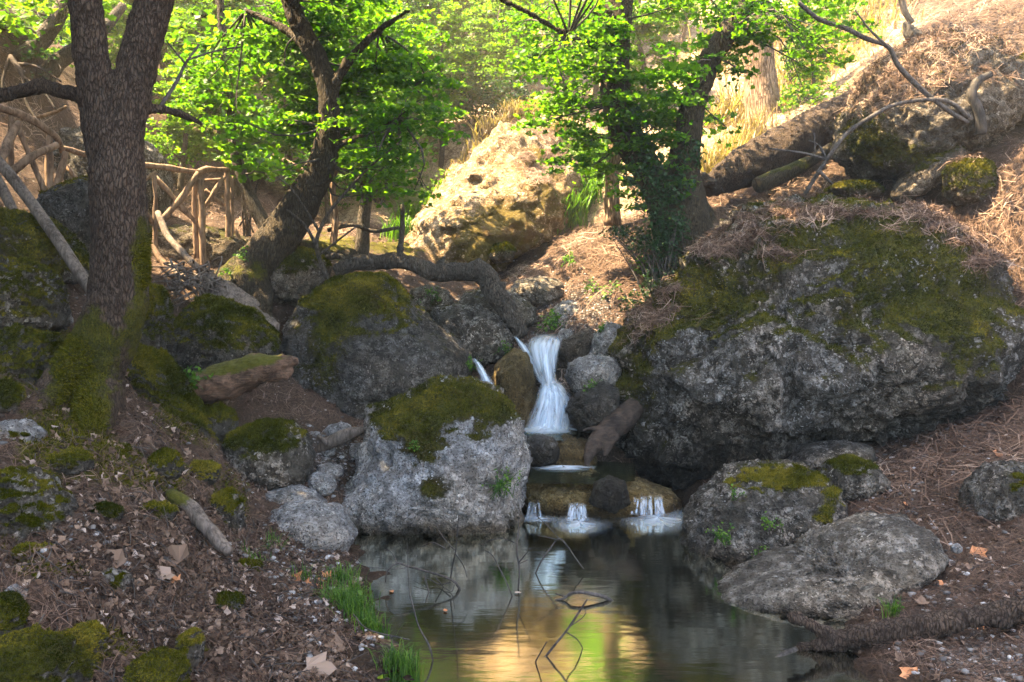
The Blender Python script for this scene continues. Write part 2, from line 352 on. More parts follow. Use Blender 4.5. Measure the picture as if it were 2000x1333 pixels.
def bark_mat(name, dark, mid, pale, sc=(34, 34, 15), moss=(MOSS_A, MOSS_B), crack=.9, flake=.0):
    m, t, out = new_mat(name); co = objco(t)
    nv = nd(t, 'ShaderNodeTexNoise', Vector=co, Scale=9.0, Detail=3.0)
    wco = nd(t, 'ShaderNodeVectorMath', {'operation': 'MULTIPLY_ADD'}); t.links.new(nv.outputs['Color'], wco.inputs[0]); wco.inputs[1].default_value = (.035,) * 3; t.links.new(co, wco.inputs[2])
    q = stretch(t, wco.outputs[0], sc)
    v = voro(t, q, 1.0, 'DISTANCE_TO_EDGE'); vc = voro(t, q, 1.0)
    s = nd(t, 'ShaderNodeSeparateColor', Color=vc.outputs['Color'])
    n1 = noise(t, co, 3, 5, .6); n2 = noise(t, q, 2.2, 5, .7)
    plate = remap(t, mth(t, 'ADD', v.outputs['Distance'], mth(t, 'MULTIPLY', mth(t, 'SUBTRACT', n2, .5), .5)), -.06, .22)
    col = mixc(t, mth(t, 'ADD', mth(t, 'MULTIPLY', s.outputs[0], .35), mth(t, 'MULTIPLY', remap(t, n2, .35, .7), .5)), mid, pale)
    col = mixc(t, remap(t, n1, .35, .65, 0, .5), col, dark)
    col = mixc(t, mth(t, 'MULTIPLY', mth(t, 'SUBTRACT', 1.0, plate), crack), col, tuple(c * .6 for c in dark))
    if flake:
        col = mixc(t, mth(t, 'MULTIPLY', remap(t, n2, .58, .7), flake), col, tuple(min(1, c * 2.0) for c in pale))
    mk = remap(t, mth(t, 'ADD', attr(t, 'moss'), mth(t, 'MULTIPLY', mth(t, 'SUBTRACT', noise(t, co, 12, 6, .7), .5), 1.2)), .42, .66)
    mn = noise(t, co, 120, 3, .6)
    mc = mixc(t, remap(t, mth(t, 'ADD', mth(t, 'MULTIPLY', mn, .5), mth(t, 'MULTIPLY', n1, .6)), .4, .7), moss[0], moss[1])
    col = mixc(t, mk, col, mc)
    h = mth(t, 'ADD', mth(t, 'MULTIPLY', plate, 1.0), mth(t, 'ADD', mth(t, 'MULTIPLY', n2, .8), mth(t, 'MULTIPLY', mth(t, 'MULTIPLY', mn, mk), .8)))
    principled(t, out, col, .9, bump(t, h, .9, .018), .2); return m
def wood_mat(name, dark, pale, sc=(60, 60, 4)):
    m, t, out = new_mat(name); co = objco(t); q = stretch(t, co, sc)
    n = noise(t, q, 1, 5, .65, .5); n2 = noise(t, co, 8, 5, .65); n3 = noise(t, co, 60, 3, .6)
    col = mixc(t, remap(t, mth(t, 'ADD', mth(t, 'MULTIPLY', n, .6), mth(t, 'MULTIPLY', n2, .45)), .38, .68), dark, pale)
    col = mixc(t, remap(t, n3, .6, .75, 0, .5), col, tuple(c * .4 for c in dark))
    mk = remap(t, mth(t, 'ADD', attr(t, 'moss'), mth(t, 'MULTIPLY', mth(t, 'SUBTRACT', noise(t, co, 14, 6, .7), .5), 1.2)), .42, .64)
    col = mixc(t, mk, col, mixc(t, n3, MOSS_A, MOSS_B))
    principled(t, out, col, .85, bump(t, mth(t, 'ADD', n, mth(t, 'MULTIPLY', n2, .7)), .8, .012), .25); return m
def leaf_mat(name, a, b, trans=.5, c=None):
    m, t, out = new_mat(name); k = attr(t, 'tint')
    col = mixc(t, remap(t, k, .1, .9), a, b)
    if c: col = mixc(t, remap(t, k, .955, .965), col, c)
    d = nd(t, 'ShaderNodeBsdfPrincipled', Base_Color=col, Roughness=.5); d.inputs['Specular IOR Level'].default_value = .25
    tr = nd(t, 'ShaderNodeBsdfTranslucent', Color=mixc(t, 1.0, col, (1.2, 1.40, .40), 'MULTIPLY'))
    mx = nd(t, 'ShaderNodeMixShader', Fac=trans); t.links.new(d.outputs[0], mx.inputs[1]); t.links.new(tr.outputs[0], mx.inputs[2])
    t.links.new(mx.outputs[0], out.inputs[0]); return m
def tint_mat(name, stops, rough=.9, spec=.15):
    m, t, out = new_mat(name); r = t.nodes.new('ShaderNodeValToRGB'); t.links.new(attr(t, 'tint'), r.inputs[0])
    el = r.color_ramp.elements
    while len(el) < len(stops): el.new(.5)
    for e, (p, c) in zip(el, stops): e.position = p; e.color = (*c, 1)
    principled(t, out, r.outputs[0], rough, None, spec); return m
def water_mat(name, deep=(0.20, 0.21, 0.13), rough=.085, ripple=.10):
    m, t, out = new_mat(name); co = objco(t)
    h = noise(t, stretch(t, co, (1.2, 4.0, 1)), 3.0, 3, .5)
    nb = bump(t, h, ripple, .012)
    fr = nd(t, 'ShaderNodeFresnel', IOR=1.33); t.links.new(nb, fr.inputs['Normal'])
    gl = nd(t, 'ShaderNodeBsdfGlossy', Color=(.80, .82, .72), Roughness=rough); t.links.new(nb, gl.inputs['Normal'])
    tp = nd(t, 'ShaderNodeBsdfTransparent', Color=deep)
    df = nd(t, 'ShaderNodeBsdfDiffuse', Color=(0.014, 0.018, 0.008))
    body = nd(t, 'ShaderNodeMixShader', Fac=.55); t.links.new(tp.outputs[0], body.inputs[1]); t.links.new(df.outputs[0], body.inputs[2])
    mx = nd(t, 'ShaderNodeMixShader'); t.links.new(mth(t, 'MULTIPLY', fr.outputs[0], 1.0, True), mx.inputs[0])
    t.links.new(body.outputs[0], mx.inputs[1]); t.links.new(gl.outputs[0], mx.inputs[2]); t.links.new(mx.outputs[0], out.inputs[0]); return m
def fall_mat(name, streak=(8, .9)):                    # silky falling water and foam; 'u' across, 'v' along, 'a' thickness
    m, t, out = new_mat(name)
    cv = nd(t, 'ShaderNodeCombineXYZ', X=mth(t, 'MULTIPLY', attr(t, 'u'), streak[0]), Y=mth(t, 'MULTIPLY', attr(t, 'v'), streak[1]), Z=attr(t, 'w')).outputs[0]
    n = noise(t, cv, 1.0, 3, .55, .35)
    a = mth(t, 'MULTIPLY', attr(t, 'a'), remap(t, n, .28, .66, .22, 1.0), True)
    df = nd(t, 'ShaderNodeBsdfDiffuse', Color=(.80, .88, .96)); tr = nd(t, 'ShaderNodeBsdfTranslucent', Color=(.74, .86, .97))
    b = nd(t, 'ShaderNodeMixShader', Fac=.4); t.links.new(df.outputs[0], b.inputs[1]); t.links.new(tr.outputs[0], b.inputs[2])
    tp = nd(t, 'ShaderNodeBsdfTransparent'); mx = nd(t, 'ShaderNodeMixShader'); t.links.new(a, mx.inputs[0])
    t.links.new(tp.outputs[0], mx.inputs[1]); t.links.new(b.outputs[0], mx.inputs[2]); t.links.new(mx.outputs[0], out.inputs[0]); return m

M = dict(
    ground=ground_mat(),
    rock=rock_mat('grey_conglomerate', (0.030, 0.026, 0.020), (0.100, 0.088, 0.071), (0.39, 0.365, 0.325), .62, 20, film=.85),
    rock_dark=rock_mat('dark_wet_rock', (0.034, 0.030, 0.025), (0.085, 0.078, 0.068), (0.20, 0.188, 0.168), .45, 26),
    rock_pale=rock_mat('pale_limestone', (0.15, 0.143, 0.135), (0.36, 0.352, 0.34), (0.58, 0.575, 0.565), .3, 26, film=.3),
    rock_brown=rock_mat('brown_conglomerate', (0.055, 0.042, 0.030), (0.13, 0.106, 0.078), (0.27, 0.24, 0.198), .5, 24),
    rock_algae=rock_mat('algae_stained_rock', (0.075, 0.052, 0.016), (0.19, 0.135, 0.045), (0.27, 0.215, 0.11), .3, 26, moss=((0.07, 0.058, 0.008), (0.17, 0.135, 0.016)), film=.3),
    rock_tan=rock_mat('tan_limestone', (0.062, 0.052, 0.040), (0.19, 0.168, 0.135), (0.43, 0.40, 0.35), .35, 26, film=.6),
    rock_sun=rock_mat('dry_tan_conglomerate', (0.15, 0.098, 0.048), (0.31, 0.22, 0.13), (0.52, 0.41, 0.29), .55, 14, moss=((0.085, 0.060, 0.010), (0.20, 0.145, 0.035)), film=.12, thinc=((0.13, 0.085, 0.03), (0.26, 0.18, 0.08))),
    bark=bark_mat('plated_bark', (0.022, 0.014, 0.009), (0.068, 0.044, 0.028), (0.125, 0.088, 0.062), (64, 64, 19), crack=.8),
    bark_moss=bark_mat('mossy_bark', (0.022, 0.016, 0.009), (0.052, 0.038, 0.021), (0.092, 0.070, 0.042), (52, 52, 12), crack=.8),
    bark_red=bark_mat('shaggy_red_bark', (0.10, 0.055, 0.03), (0.26, 0.155, 0.088), (0.46, 0.33, 0.22), (40, 40, 4)),
    bark_grey=bark_mat('grey_bark', (0.032, 0.025, 0.018), (0.080, 0.063, 0.046), (0.155, 0.128, 0.098), (52, 52, 14), crack=.8),
    dead=wood_mat('weathered_wood', (0.036, 0.027, 0.020), (0.175, 0.138, 0.108)),
    pole=wood_mat('peeled_pole', (0.070, 0.042, 0.025), (0.26, 0.17, 0.105), (40, 40, 6)),
    twig=wood_mat('dark_twig', (0.016, 0.013, 0.011), (0.095, 0.080, 0.069), (60, 60, 30)),
    dark_wood=wood_mat('black_wet_wood', (0.008, 0.007, 0.006), (0.060, 0.050, 0.041), (60, 60, 14)),
    root=wood_mat('dark_root_wood', (0.010, 0.007, 0.005), (0.062, 0.042, 0.029), (14, 50, 50)),
    rot=wood_mat('rotten_red_wood', (0.030, 0.017, 0.010), (0.16, 0.092, 0.055), (12, 70, 70)),
    leaf=leaf_mat('maple_leaf_green', (0.032, 0.092, 0.008), (0.115, 0.215, 0.013), .6, (0.16, 0.08, 0.02)),
    leaf_lime=leaf_mat('lime_leaf', (0.045, 0.115, 0.008), (0.135, 0.215, 0.014), .55),
    leaf_dark=leaf_mat('dark_leaf', (0.012, 0.034, 0.012), (0.035, 0.075, 0.022), .35),
    fern=leaf_mat('fern_green', (0.030, 0.085, 0.009), (0.10, 0.185, 0.016), .45),
    grass=leaf_mat('grass_green', (0.032, 0.085, 0.010), (0.10, 0.185, 0.022), .45),
    drygrass=leaf_mat('dry_grass', (0.15, 0.10, 0.05), (0.33, 0.24, 0.14), .35),
    needle=tint_mat('fallen_needles', [(0, (0.026, 0.015, 0.010)), (.4, (0.082, 0.049, 0.033)), (.75, (0.165, 0.105, 0.072)), (1, (0.36, 0.26, 0.19))]),
    deadleaf=tint_mat('dead_leaves', [(0, (0.032, 0.021, 0.015)), (.5, (0.100, 0.063, 0.041)), (.8, (0.18, 0.120, 0.082)), (1, (0.36, 0.28, 0.225))], .8),
    orange=tint_mat('orange_leaves', [(0, (0.30, 0.115, 0.045)), (1, (0.48, 0.22, 0.10))], .8),
    pebble=tint_mat('pebbles', [(0, (0.06, 0.054, 0.049)), (.6, (0.15, 0.14, 0.13)), (1, (0.40, 0.385, 0.365))], .85),
    moss=tint_mat('moss_tufts', [(0, (0.014, 0.018, 0.002)), (.35, (0.042, 0.044, 0.003)), (.65, (0.085, 0.076, 0.007)), (1, (0.17, 0.135, 0.018))], 1.0, 0.0),
    pool=water_mat('pool_water'), basin=water_mat('basin_water', (.55, .45, .28), .12, .5),
    fall=fall_mat('falling_water'), foam=fall_mat('foam', (4.5, 3.0)),
)
# ------------------------------------------------------------------ terrain: one sheet fitted through placed points
G = []
for q in [  # (photo x, photo y, metres ahead)
    (0,1333,2.7),(200,1333,2.95),(400,1333,3.2),(600,1333,3.45),(760,1333,3.66),(0,1200,2.95),(200,1200,3.3),(400,1180,3.75),(600,1200,4.15),(700,1180,4.5),
    (0,1050,3.4),(200,1050,3.7),(400,1080,4.3),(500,1100,4.8),(600,1100,5.0),(480,1000,5.3),(0,900,3.9),(200,900,4.4),(350,900,4.9),(430,930,5.3),
    (0,750,4.7),(150,800,4.9),(250,780,5.2),(330,850,5.2),(0,600,5.8),(60,500,6.6),(300,700,6.4),(400,790,6.5),(350,610,7.6),(250,570,7.4),(120,560,7.0),
    (440,545,8.4),(300,510,8.8),(500,585,8.2),(600,600,8.8),(200,400,9.5),(100,350,8.8),(300,430,9.8),(0,60,9.5),(100,150,10.2),(150,260,10.5),(60,250,9.4),(-300,100,8),(-300,500,5.5),
    (600,480,10),(750,460,11),(700,520,9.7),(800,520,10),(780,590,9),(560,900,6.3),(600,850,6.7),
    (950,560,10),(1050,600,9.5),(1078,676,8.5),(1065,885,7.6),(1090,948,6.85),(950,780,8),(840,600,9.2),
    (1180,640,8.4),(1200,540,9),(1250,480,9.5),(1150,480,10.5),(1100,520,10),(900,500,11.5),(1200,430,11),(1150,360,12.5),(1250,330,12.5),(700,330,14),(850,330,14.5),(600,350,14),(480,350,13.5),(350,330,13),
    (700,200,18),(950,180,18),(500,200,19),(300,150,18),(1200,150,18),(1000,228,14.7),(1100,215,15.2),(900,240,15),(820,280,14.9),(950,60,20),(700,0,24),(300,0,24),(1200,0,22),
    (1400,330,12),(1450,260,13.5),(1550,200,14.5),(1650,100,16),(1500,80,17),(1700,0,17),(1500,0,20),
    (1370,410,10),(1500,400,9.4),(1700,375,9.3),(1800,335,8.9),(1900,410,8.0),(2000,460,7.4),(2000,250,9),(2000,100,10),(1850,60,12),(1950,0,12.5),(1760,70,13),(2300,300,8),(2300,700,6),
    (1985,710,7.3),(1930,800,6.9),(1700,868,7.1),(2000,850,6),(1750,950,5.8),(1900,900,5.8),(2000,1000,5),(1850,1050,5),(1650,1010,5.7),(1850,1180,4.4),(2000,1150,4.3),(1780,1250,4.02),(2000,1280,3.75),(2000,1333,3.5),
    (1400,900,7.2),(1600,885,7.2)]:
    G.append(P(*q))
for q in [(695,1065,.01),(735,1130,.01),(760,1220,.01),(810,1300,.01),(850,1345,.0),(1370,1120,-.14),(1400,1165,-.12),(1640,1195,.0),(1665,1240,.0),(1720,1290,.02),(1735,1345,.02),
          (850,1120,-.25),(1000,1250,-.33),(1200,1100,-.4),(1300,1300,-.38),(1500,1270,-.25),(1100,1020,-.30),(1280,1010,-.28),(900,1060,-.2),(1000,1500,-.35),(1400,1600,-.35)]:
    G.append(W(q[0], q[1], q[2]))
for q in [(-60,30,22),(-22,14,11),(-11,4,9),(-16,7,13),(-10,0,7.5),(-10,-5,6),(0,45,26),(34,40,24),(-40,45,28),(22,16,13),(14,4,6),(9,-5,2.5),(0,-8,.2),(-.2,1.5,-.2),(0,-20,.4),(-25,-20,6),(25,-20,5),(60,30,22),(0,75,36),(-60,80,40),(60,80,40),  # the unseen left wall here is raised to block the sun
          (-3.4,1.0,.75),(-2.2,1.0,.45),(3.5,1.2,.3),(-5,3,1.8),(5,3.5,1.2)]:
    G.append(np.array(q, float))
G = np.array(G)
def _phi(A, B): return np.sqrt((A[:, None, 0] - B[None, :, 0]) ** 2 + (A[:, None, 1] - B[None, :, 1]) ** 2 + .16)
n_ = len(G)
A_ = np.zeros((n_ + 3, n_ + 3)); A_[:n_, :n_] = _phi(G, G) - np.eye(n_) * .015
A_[:n_, n_] = 1; A_[:n_, n_ + 1:] = G[:, :2]; A_[n_, :n_] = 1; A_[n_ + 1:, :n_] = G[:, :2].T
C_ = np.linalg.solve(A_, np.concatenate([G[:, 2], np.zeros(3)]))
def gz(x, y):
    x = np.atleast_1d(np.asarray(x, float)); y = np.atleast_1d(np.asarray(y, float)); out = np.empty(len(x))
    for s in range(0, len(x), 40000):
        q = np.stack([x[s:s + 40000], y[s:s + 40000]], 1)
        out[s:s + 40000] = _phi(q, G) @ C_[:n_] + C_[n_] + q @ C_[n_ + 1:]
    far = np.clip((y - 7) / 12, 0, 1)
    q = np.stack([x, y, out * .6], 1)
    under = sstep(.0, -.15, out)
    nz = fbm(q * .9, 3, 3) * (.05 + .5 * far) + fbm(q * 3.3, 11, 4) * (.055 + .10 * far)
    return out + nz * (1 - .7 * under)
def gpt(x, y): return np.array([x, y, gz(x, y)[0]])
def axis(lo, hi, a, b, fine, coarse_n):
    left = a - (a - lo) * (np.linspace(1, 0, coarse_n, endpoint=False) ** 2.2); right = b + (hi - b) * (np.linspace(0, 1, coarse_n + 1)[1:] ** 2.2)
    return np.concatenate([left, np.arange(a, b, fine), right])
gx = axis(-70, 70, -4.2, 4.2, .026, 80); gy = axis(-30, 95, 2.3, 10.6, .026, 90)
X, Y = np.meshgrid(gx, gy); xv, yv = X.ravel(), Y.ravel(); zv = gz(xv, yv)
GV = np.stack([xv, yv, zv], 1)
fine = sstep(9, 3, yv) * .7 + .3
GV[:, 2] += fbm(GV * 9, 31, 4, .6) * .026 * fine + np.where(xv < .2, 1, .4) * fine * sstep(.03, .12, zv) * (np.maximum(fbm(GV * 2.6, 77, 4), -.1) * .13)
i0 = (np.arange(len(gy) - 1)[:, None] * len(gx) + np.arange(len(gx) - 1)[None]).ravel()
GF = np.stack([i0, i0 + 1, i0 + 1 + len(gx), i0 + len(gx)], 1)
gpx, gpy = project(GV)
def blobs(px, py, L):
    o = np.zeros(len(px))
    for b in L:
        cx, cy_, r, a = b[:4]; ry = b[4] if len(b) > 4 else r
        o += a * np.exp(-(((px - cx) / r) ** 2 + ((py - cy_) / ry) ** 2))
    return o
gn = fbm(GV * np.array([.7, .7, .7]), 55, 4); front = (yv > 1).astype(float)
dry = sstep(10.5, 13, yv) * (.75 + .5 * gn) + front * blobs(gpx, gpy, [(1200, 450, 90, .35), (1380, 420, 90, .2), (1880, 470, 120, .25), (1500, 250, 150, .6)])
dry = dry * (1 - .95 * sstep(0, 1, blobs(gpx, gpy, [(150, 250, 300, 1.2), (350, 420, 180, .8), (1900, 40, 170, .75)])))
grey = front * blobs(gpx, gpy, [(650, 1150, 90, .55, 60), (760, 1290, 60, .5), (1850, 1170, 150, .45, 60), (1950, 1290, 130, .75, 55), (1130, 600, 120, .6, 60), (620, 900, 120, .8, 70), (1090, 760, 100, .9, 160), (1780, 900, 150, .3, 50), (900, 600, 140, .5, 60)]) + sstep(.10, -.02, zv) * .25
moss = front * blobs(gpx, gpy, [(90, 120, 90, .5, 50), (150, 260, 60, .5, 30), (40, 330, 60, .4, 30), (780, 480, 120, .35, 30), (60, 460, 130, .7, 60), (60, 700, 150, .75, 120), (370, 790, 90, .8, 100), (140, 860, 120, .7, 70), (240, 940, 90, .45, 40), (330, 930, 70, .5, 40), (440, 980, 50, .6, 50), (120, 1110, 90, .45, 30), (230, 1260, 110, .5, 30), (380, 1270, 50, .4), (480,1110,60,.4,20), (30, 1010, 90, .5), (300, 640, 60, .7), (480, 560, 100, .5, 60), (850, 450, 150, .3), (620, 480, 90, .5, 50), (60, 1290, 120, .5, 50), (1420, 560, 80, .5), (1720, 360, 150, .3, 40)]) + .18 * gn + .35 * (xv < -.3) * (yv < 8) * (yv > 2) * np.maximum(fbm(GV * 1.7, 91, 4), -.3)
green = front * blobs(gpx, gpy, [(850, 430, 60, .8, 70), (1120, 385, 60, .8, 60), (760, 380, 120, .5, 60), (500, 280, 150, .55, 80), (650, 250, 200, .5, 100), (900, 160, 200, .45, 60), (1600, 200, 90, .35, 40)]) * sstep(8, 10, yv)
bed = sstep(.03, -.05, zv)
wet = sstep(.10, .0, zv) * .8 + front * blobs(gpx, gpy, [(1085, 800, 60, .9, 140)])
GA = dict(dry=dry * (1 - bed), grey=grey * (1 - bed), moss=moss * (1 - bed), green=green, wet=np.clip(wet, 0, 1))
tag(mesh_np('ground', GV, GF, M['ground'], attrs=GA), 'forest floor of the ravine covered in brown needles and dry leaves', None, kind='structure')
# water
def sheet(name, poly, z, mat, rot=0):
    V = np.array([[p[0], p[1], z] for p in poly]); c = V.mean(0)
    n = len(V); V = np.concatenate([c[None], V]); k = np.arange(n)
    return mesh_np(name, V, np.stack([np.zeros(n, int), 1 + k, 1 + (k + 1) % n], 1), mat, loc=c, smooth=False)
pl = [W(*q)[:2] for q in [(640,1060),(690,1110),(700,1200),(760,1300)]] + [(-.9, 2.6), (-1.0, 1.4), (2.2, 1.4), (2.1, 3.2)] + [W(*q)[:2] for q in [(1760,1290),(1720,1230),(1700,1180),(1420,1110),(1340,1000),(1200,985),(1000,985),(760,1020)]]
pool_o = tag(sheet('pool_water', pl[::-1], 0.0, M['pool']), 'still dark green pool reflecting the sunlit slope', None, kind='structure')
# ------------------------------------------------------------------ boulders
_ico = {}
def ico(sub):
    if sub not in _ico:
        b = bmesh.new(); bmesh.ops.create_icosphere(b, subdivisions=sub, radius=1.0); b.verts.ensure_lookup_table()
        _ico[sub] = (np.array([v.co[:] for v in b.verts]), np.array([[v.index for v in f.verts] for f in b.faces])); b.free()
    return _ico[sub]
def E(cx, cy_, rx, ry, rot=0, sq=2.4):
    a = np.linspace(0, 2 * np.pi, 28, endpoint=False); r = math.radians(rot)
    x = np.sign(np.cos(a)) * np.abs(np.cos(a)) ** (2 / sq) * rx; y = np.sign(np.sin(a)) * np.abs(np.sin(a)) ** (2 / sq) * ry
    return [(cx + x_ * math.cos(r) - y_ * math.sin(r), cy_ + x_ * math.sin(r) + y_ * math.cos(r)) for x_, y_ in zip(x, y)]
def polar(poly, n=360):
    p = np.array(poly, float); q = np.roll(p, -1, 0); cr = p[:, 0] * q[:, 1] - q[:, 0] * p[:, 1]; A = cr.sum() / 2
    c = np.array([((p[:, 0] + q[:, 0]) * cr).sum(), ((p[:, 1] + q[:, 1]) * cr).sum()]) / (6 * A)
    th = np.linspace(0, 2 * np.pi, n, endpoint=False); R = np.zeros(n)
    for k in range(n):
        d = np.array([math.cos(th[k]), -math.sin(th[k])])
        a = p - c; e = q - p; den = d[0] * e[:, 1] - d[1] * e[:, 0]
        with np.errstate(all='ignore'):
            tt = (a[:, 0] * e[:, 1] - a[:, 1] * e[:, 0]) / den; uu = (a[:, 0] * d[1] - a[:, 1] * d[0]) / den
        ok = (uu >= -1e-6) & (uu <= 1 + 1e-6) & (tt > 0); R[k] = tt[ok].max() if ok.any() else 1
    ker = np.array([1, 2, 3, 2, 1.]); ker /= ker.sum(); R = np.convolve(np.concatenate([R[-2:], R, R[:2]]), ker, 'valid')
    return c, R
ROCKS = {}; _rs = [100]
def rock(name, label, poly, Y, depth, sub=5, lump=.10, rough=.035, peb=.010, pebs=16., lean=0.0, mat='rock', up=.62, bl=(), lit=None, fuzz=0, wetz=None, wetbl=(), group=None, cat='boulder', sq=.78, ridge=0.0, under=0.0, strata=None):
    _rs[0] += 7; s = _rs[0]; rg = np.random.default_rng(s)
    c, R = polar(poly); D, F = ico(sub)
    th = np.arctan2(D[:, 2], D[:, 0]) % (2 * np.pi); k = th / (2 * np.pi) * 360; k0 = k.astype(int) % 360; fr = k - np.floor(k)
    r = (R[k0] * (1 - fr) + R[(k0 + 1) % 360] * fr) / FP * Y
    sr = np.sqrt(D[:, 0] ** 2 + D[:, 2] ** 2); ce = P(c[0], c[1], Y)
    pl_ = r * sr ** sq
    V = np.stack([np.cos(th) * pl_, np.sign(D[:, 1]) * np.abs(D[:, 1]) ** sq * depth, np.sin(th) * pl_], 1)
    size = R.mean() / FP * Y
    V[:, 1] += lean * V[:, 2]
    if under: V[:, 1] += under * np.maximum(-V[:, 2] - .12 * R.mean() / FP * Y, 0)
    N = unit(V / np.array([size, depth, size]))
    q = V / size
    f1_, f2_, c_ = worley(q * 1.9 + s, s + 40)
    d = fbm(q * 1.6, s, 3) * lump * size + fbm(q * 4.5 + 3, s + 5, 5, .6) * rough * 1.5 * size + (c_ - .5) * sstep(0, .16, f2_ - f1_) * lump * .45 * size - sstep(.12, 0, f2_ - f1_) * .045 * size * (fbm(q * 1.3, s + 60, 2) > -.05) - np.abs(fbm(q * 3.1 + 11, s + 9, 4)) * rough * 1.2 * size
    if ridge: d -= ridge * size * np.abs(fbm(q * 2.6 + 7, s + 8, 3))
    if strata: d -= strata[2] * np.abs(np.sin((V @ np.array(strata[0])) * strata[1] + fbm(V * 3.0, s + 70, 3) * 3.2)) ** .6 * (.35 + .65 * sstep(-.2, .4, fbm(V * 2, s + 71, 2)))
    V = V + N * d[:, None]
    if peb:
        f1, f2, cid = worley(V * pebs, s); V = V + N * (np.clip(.45 - f1, 0, 1) * (cid > .45) * peb * 3.0 - np.clip(f1 - .55, 0, 1) * peb * 1.6)[:, None]
        V = V + N * (fbm(V * 20, s + 2, 4, .6) * peb * 1.5)[:, None]
    V = V + ce
    nv = vnormals(V, F); px, py = project(V)
    b = blobs(px, py, bl); ns = fbm(V * 2.3, s + 20, 4); ns2 = fbm(V * 9, s + 21, 3)
    m = np.clip(np.maximum((nv[:, 2] - up) * 1.8 + .22, -.30 - .5 * (up > 1)) + ns * .40 + ns2 * .22 + b, -.6, 1.2)
    li = np.full(len(V), -.4)
    if lit is not None: li = np.clip((nv[:, 2] - lit[0]) * 1.6 + ns * .5 + blobs(px, py, lit[1]), -.6, 1.2)
    we = np.zeros(len(V))
    if wetz is not None: we = sstep(wetz, wetz - .10, V[:, 2] + ns * .08)
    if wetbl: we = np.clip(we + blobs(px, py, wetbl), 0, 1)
    base = np.array([ce[0], ce[1] , V[:, 2].min()])
    o = mesh_np(name, V, F, M[mat], loc=base, attrs=dict(moss=m, litter=li, wet=we)); tag(o, label, cat, group)
    ROCKS[label] = (o, V, F, m, li, nv)
    if fuzz:
        p, n = scatter(V, F, sstep(.45, .8, m), fuzz, rg)
        if len(p):
            Vb, Fb, ti = blades(p, n, .0022 * Y, .0005 * Y, rg, 1.6); ti = np.clip(ti * .55 + .17 + .75 * fbm(Vb * 4, 3, 4) + .35 * fbm(Vb * 1.2, 4, 2), 0, 1)
            mo = mesh_np('moss', Vb - base, Fb, M['moss'], parent=o, attrs=dict(tint=ti), smooth=False)
    if lit is not None:
        k_ = int(len(V) * .05 * (size * 1.0) ** .5) + 200
        if lit[2:]: k_ = lit[2]
        p, n = scatter(V, F, sstep(.4, .7, li), k_, rg)
        if len(p):
            Vb, Fb, ti = needles(p, n, .17, .0021, rg, .7, .6)
            mesh_np('needle_litter', Vb - base, Fb, M['needle'], parent=o, attrs=dict(tint=np.clip(ti * .75 + .22 + .4 * fbm(Vb * 3, 8, 3), 0, 1)), smooth=False)
    return o
R = rock
# --- the big ones
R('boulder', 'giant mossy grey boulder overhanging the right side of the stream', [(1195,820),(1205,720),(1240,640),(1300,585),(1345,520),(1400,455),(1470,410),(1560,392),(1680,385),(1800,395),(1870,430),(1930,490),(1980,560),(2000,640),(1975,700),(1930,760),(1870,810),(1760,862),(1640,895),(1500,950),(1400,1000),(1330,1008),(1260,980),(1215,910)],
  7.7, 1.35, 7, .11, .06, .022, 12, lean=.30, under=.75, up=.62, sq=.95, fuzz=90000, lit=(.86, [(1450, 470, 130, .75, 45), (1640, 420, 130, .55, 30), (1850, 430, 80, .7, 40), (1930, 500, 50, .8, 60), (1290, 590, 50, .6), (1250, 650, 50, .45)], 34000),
  bl=[(1560,470,80,.6,60),(1780,520,200,.70,120),(1900,640,110,.75,140),(1680,440,140,.5,60),(1235,740,60,.8,140),(1370,540,100,.6,60),(1290,600,70,.5),(1720,630,140,.30,60),(1500,650,90,.25,40),(1400,700,90,-.3,60),(1420,590,100,.55,45),(1340,640,60,.3,40),(1500,520,80,.35,40),(1620,800,240,-.35,50),(1570,560,50,-.35),(1640,700,60,-.2)], wetz=.22, wetbl=[(1330,910,140,.75,70),(1600,890,220,.75,45),(1850,800,110,.6,50)])  # the last blobs use the wet mask to darken the lower face
R('boulder', 'peaked dark boulder with moss on top, left of the waterfall', [(558,640),(585,585),(640,550),(690,533),(745,532),(780,560),(810,600),(850,635),(900,670),(925,700),(915,770),(880,820),(800,850),(700,855),(620,840),(570,790),(555,720)],
  8.0, .75, 6, .05, .03, .010, 17, mat='rock_dark', lean=.3, up=.75, fuzz=26000, bl=[(700,580,110,.95,55),(640,640,60,.6,90),(630,730,50,.5,80),(850,720,110,-.3),(760,650,70,.2)])
R('boulder', 'pale grey boulder with a cap of moss, in the middle at the pool edge', [(640,985),(700,920),(712,860),(716,800),(760,785),(815,765),(870,742),(930,745),(985,770),(1020,815),(1030,880),(1028,960),(1005,1020),(960,1045),(860,1052),(760,1050),(690,1030),(655,1010)],
  6.5, .66, 6, .09, .06, .014, 18, mat='rock_pale', lean=.42, up=.90, sq=.92, ridge=.06, fuzz=26000, bl=[(890,772,85,1.0,36),(960,800,55,.8,35),(755,822,48,1.05,36),(832,840,48,1.15,62),(870,800,70,.6,30),(1000,800,30,.5,30),(820,870,30,.55),(845,955,40,1.15,30),(940,850,24,.85),(1000,1000,40,.6,30),(965,900,20,.4)], wetz=.12)
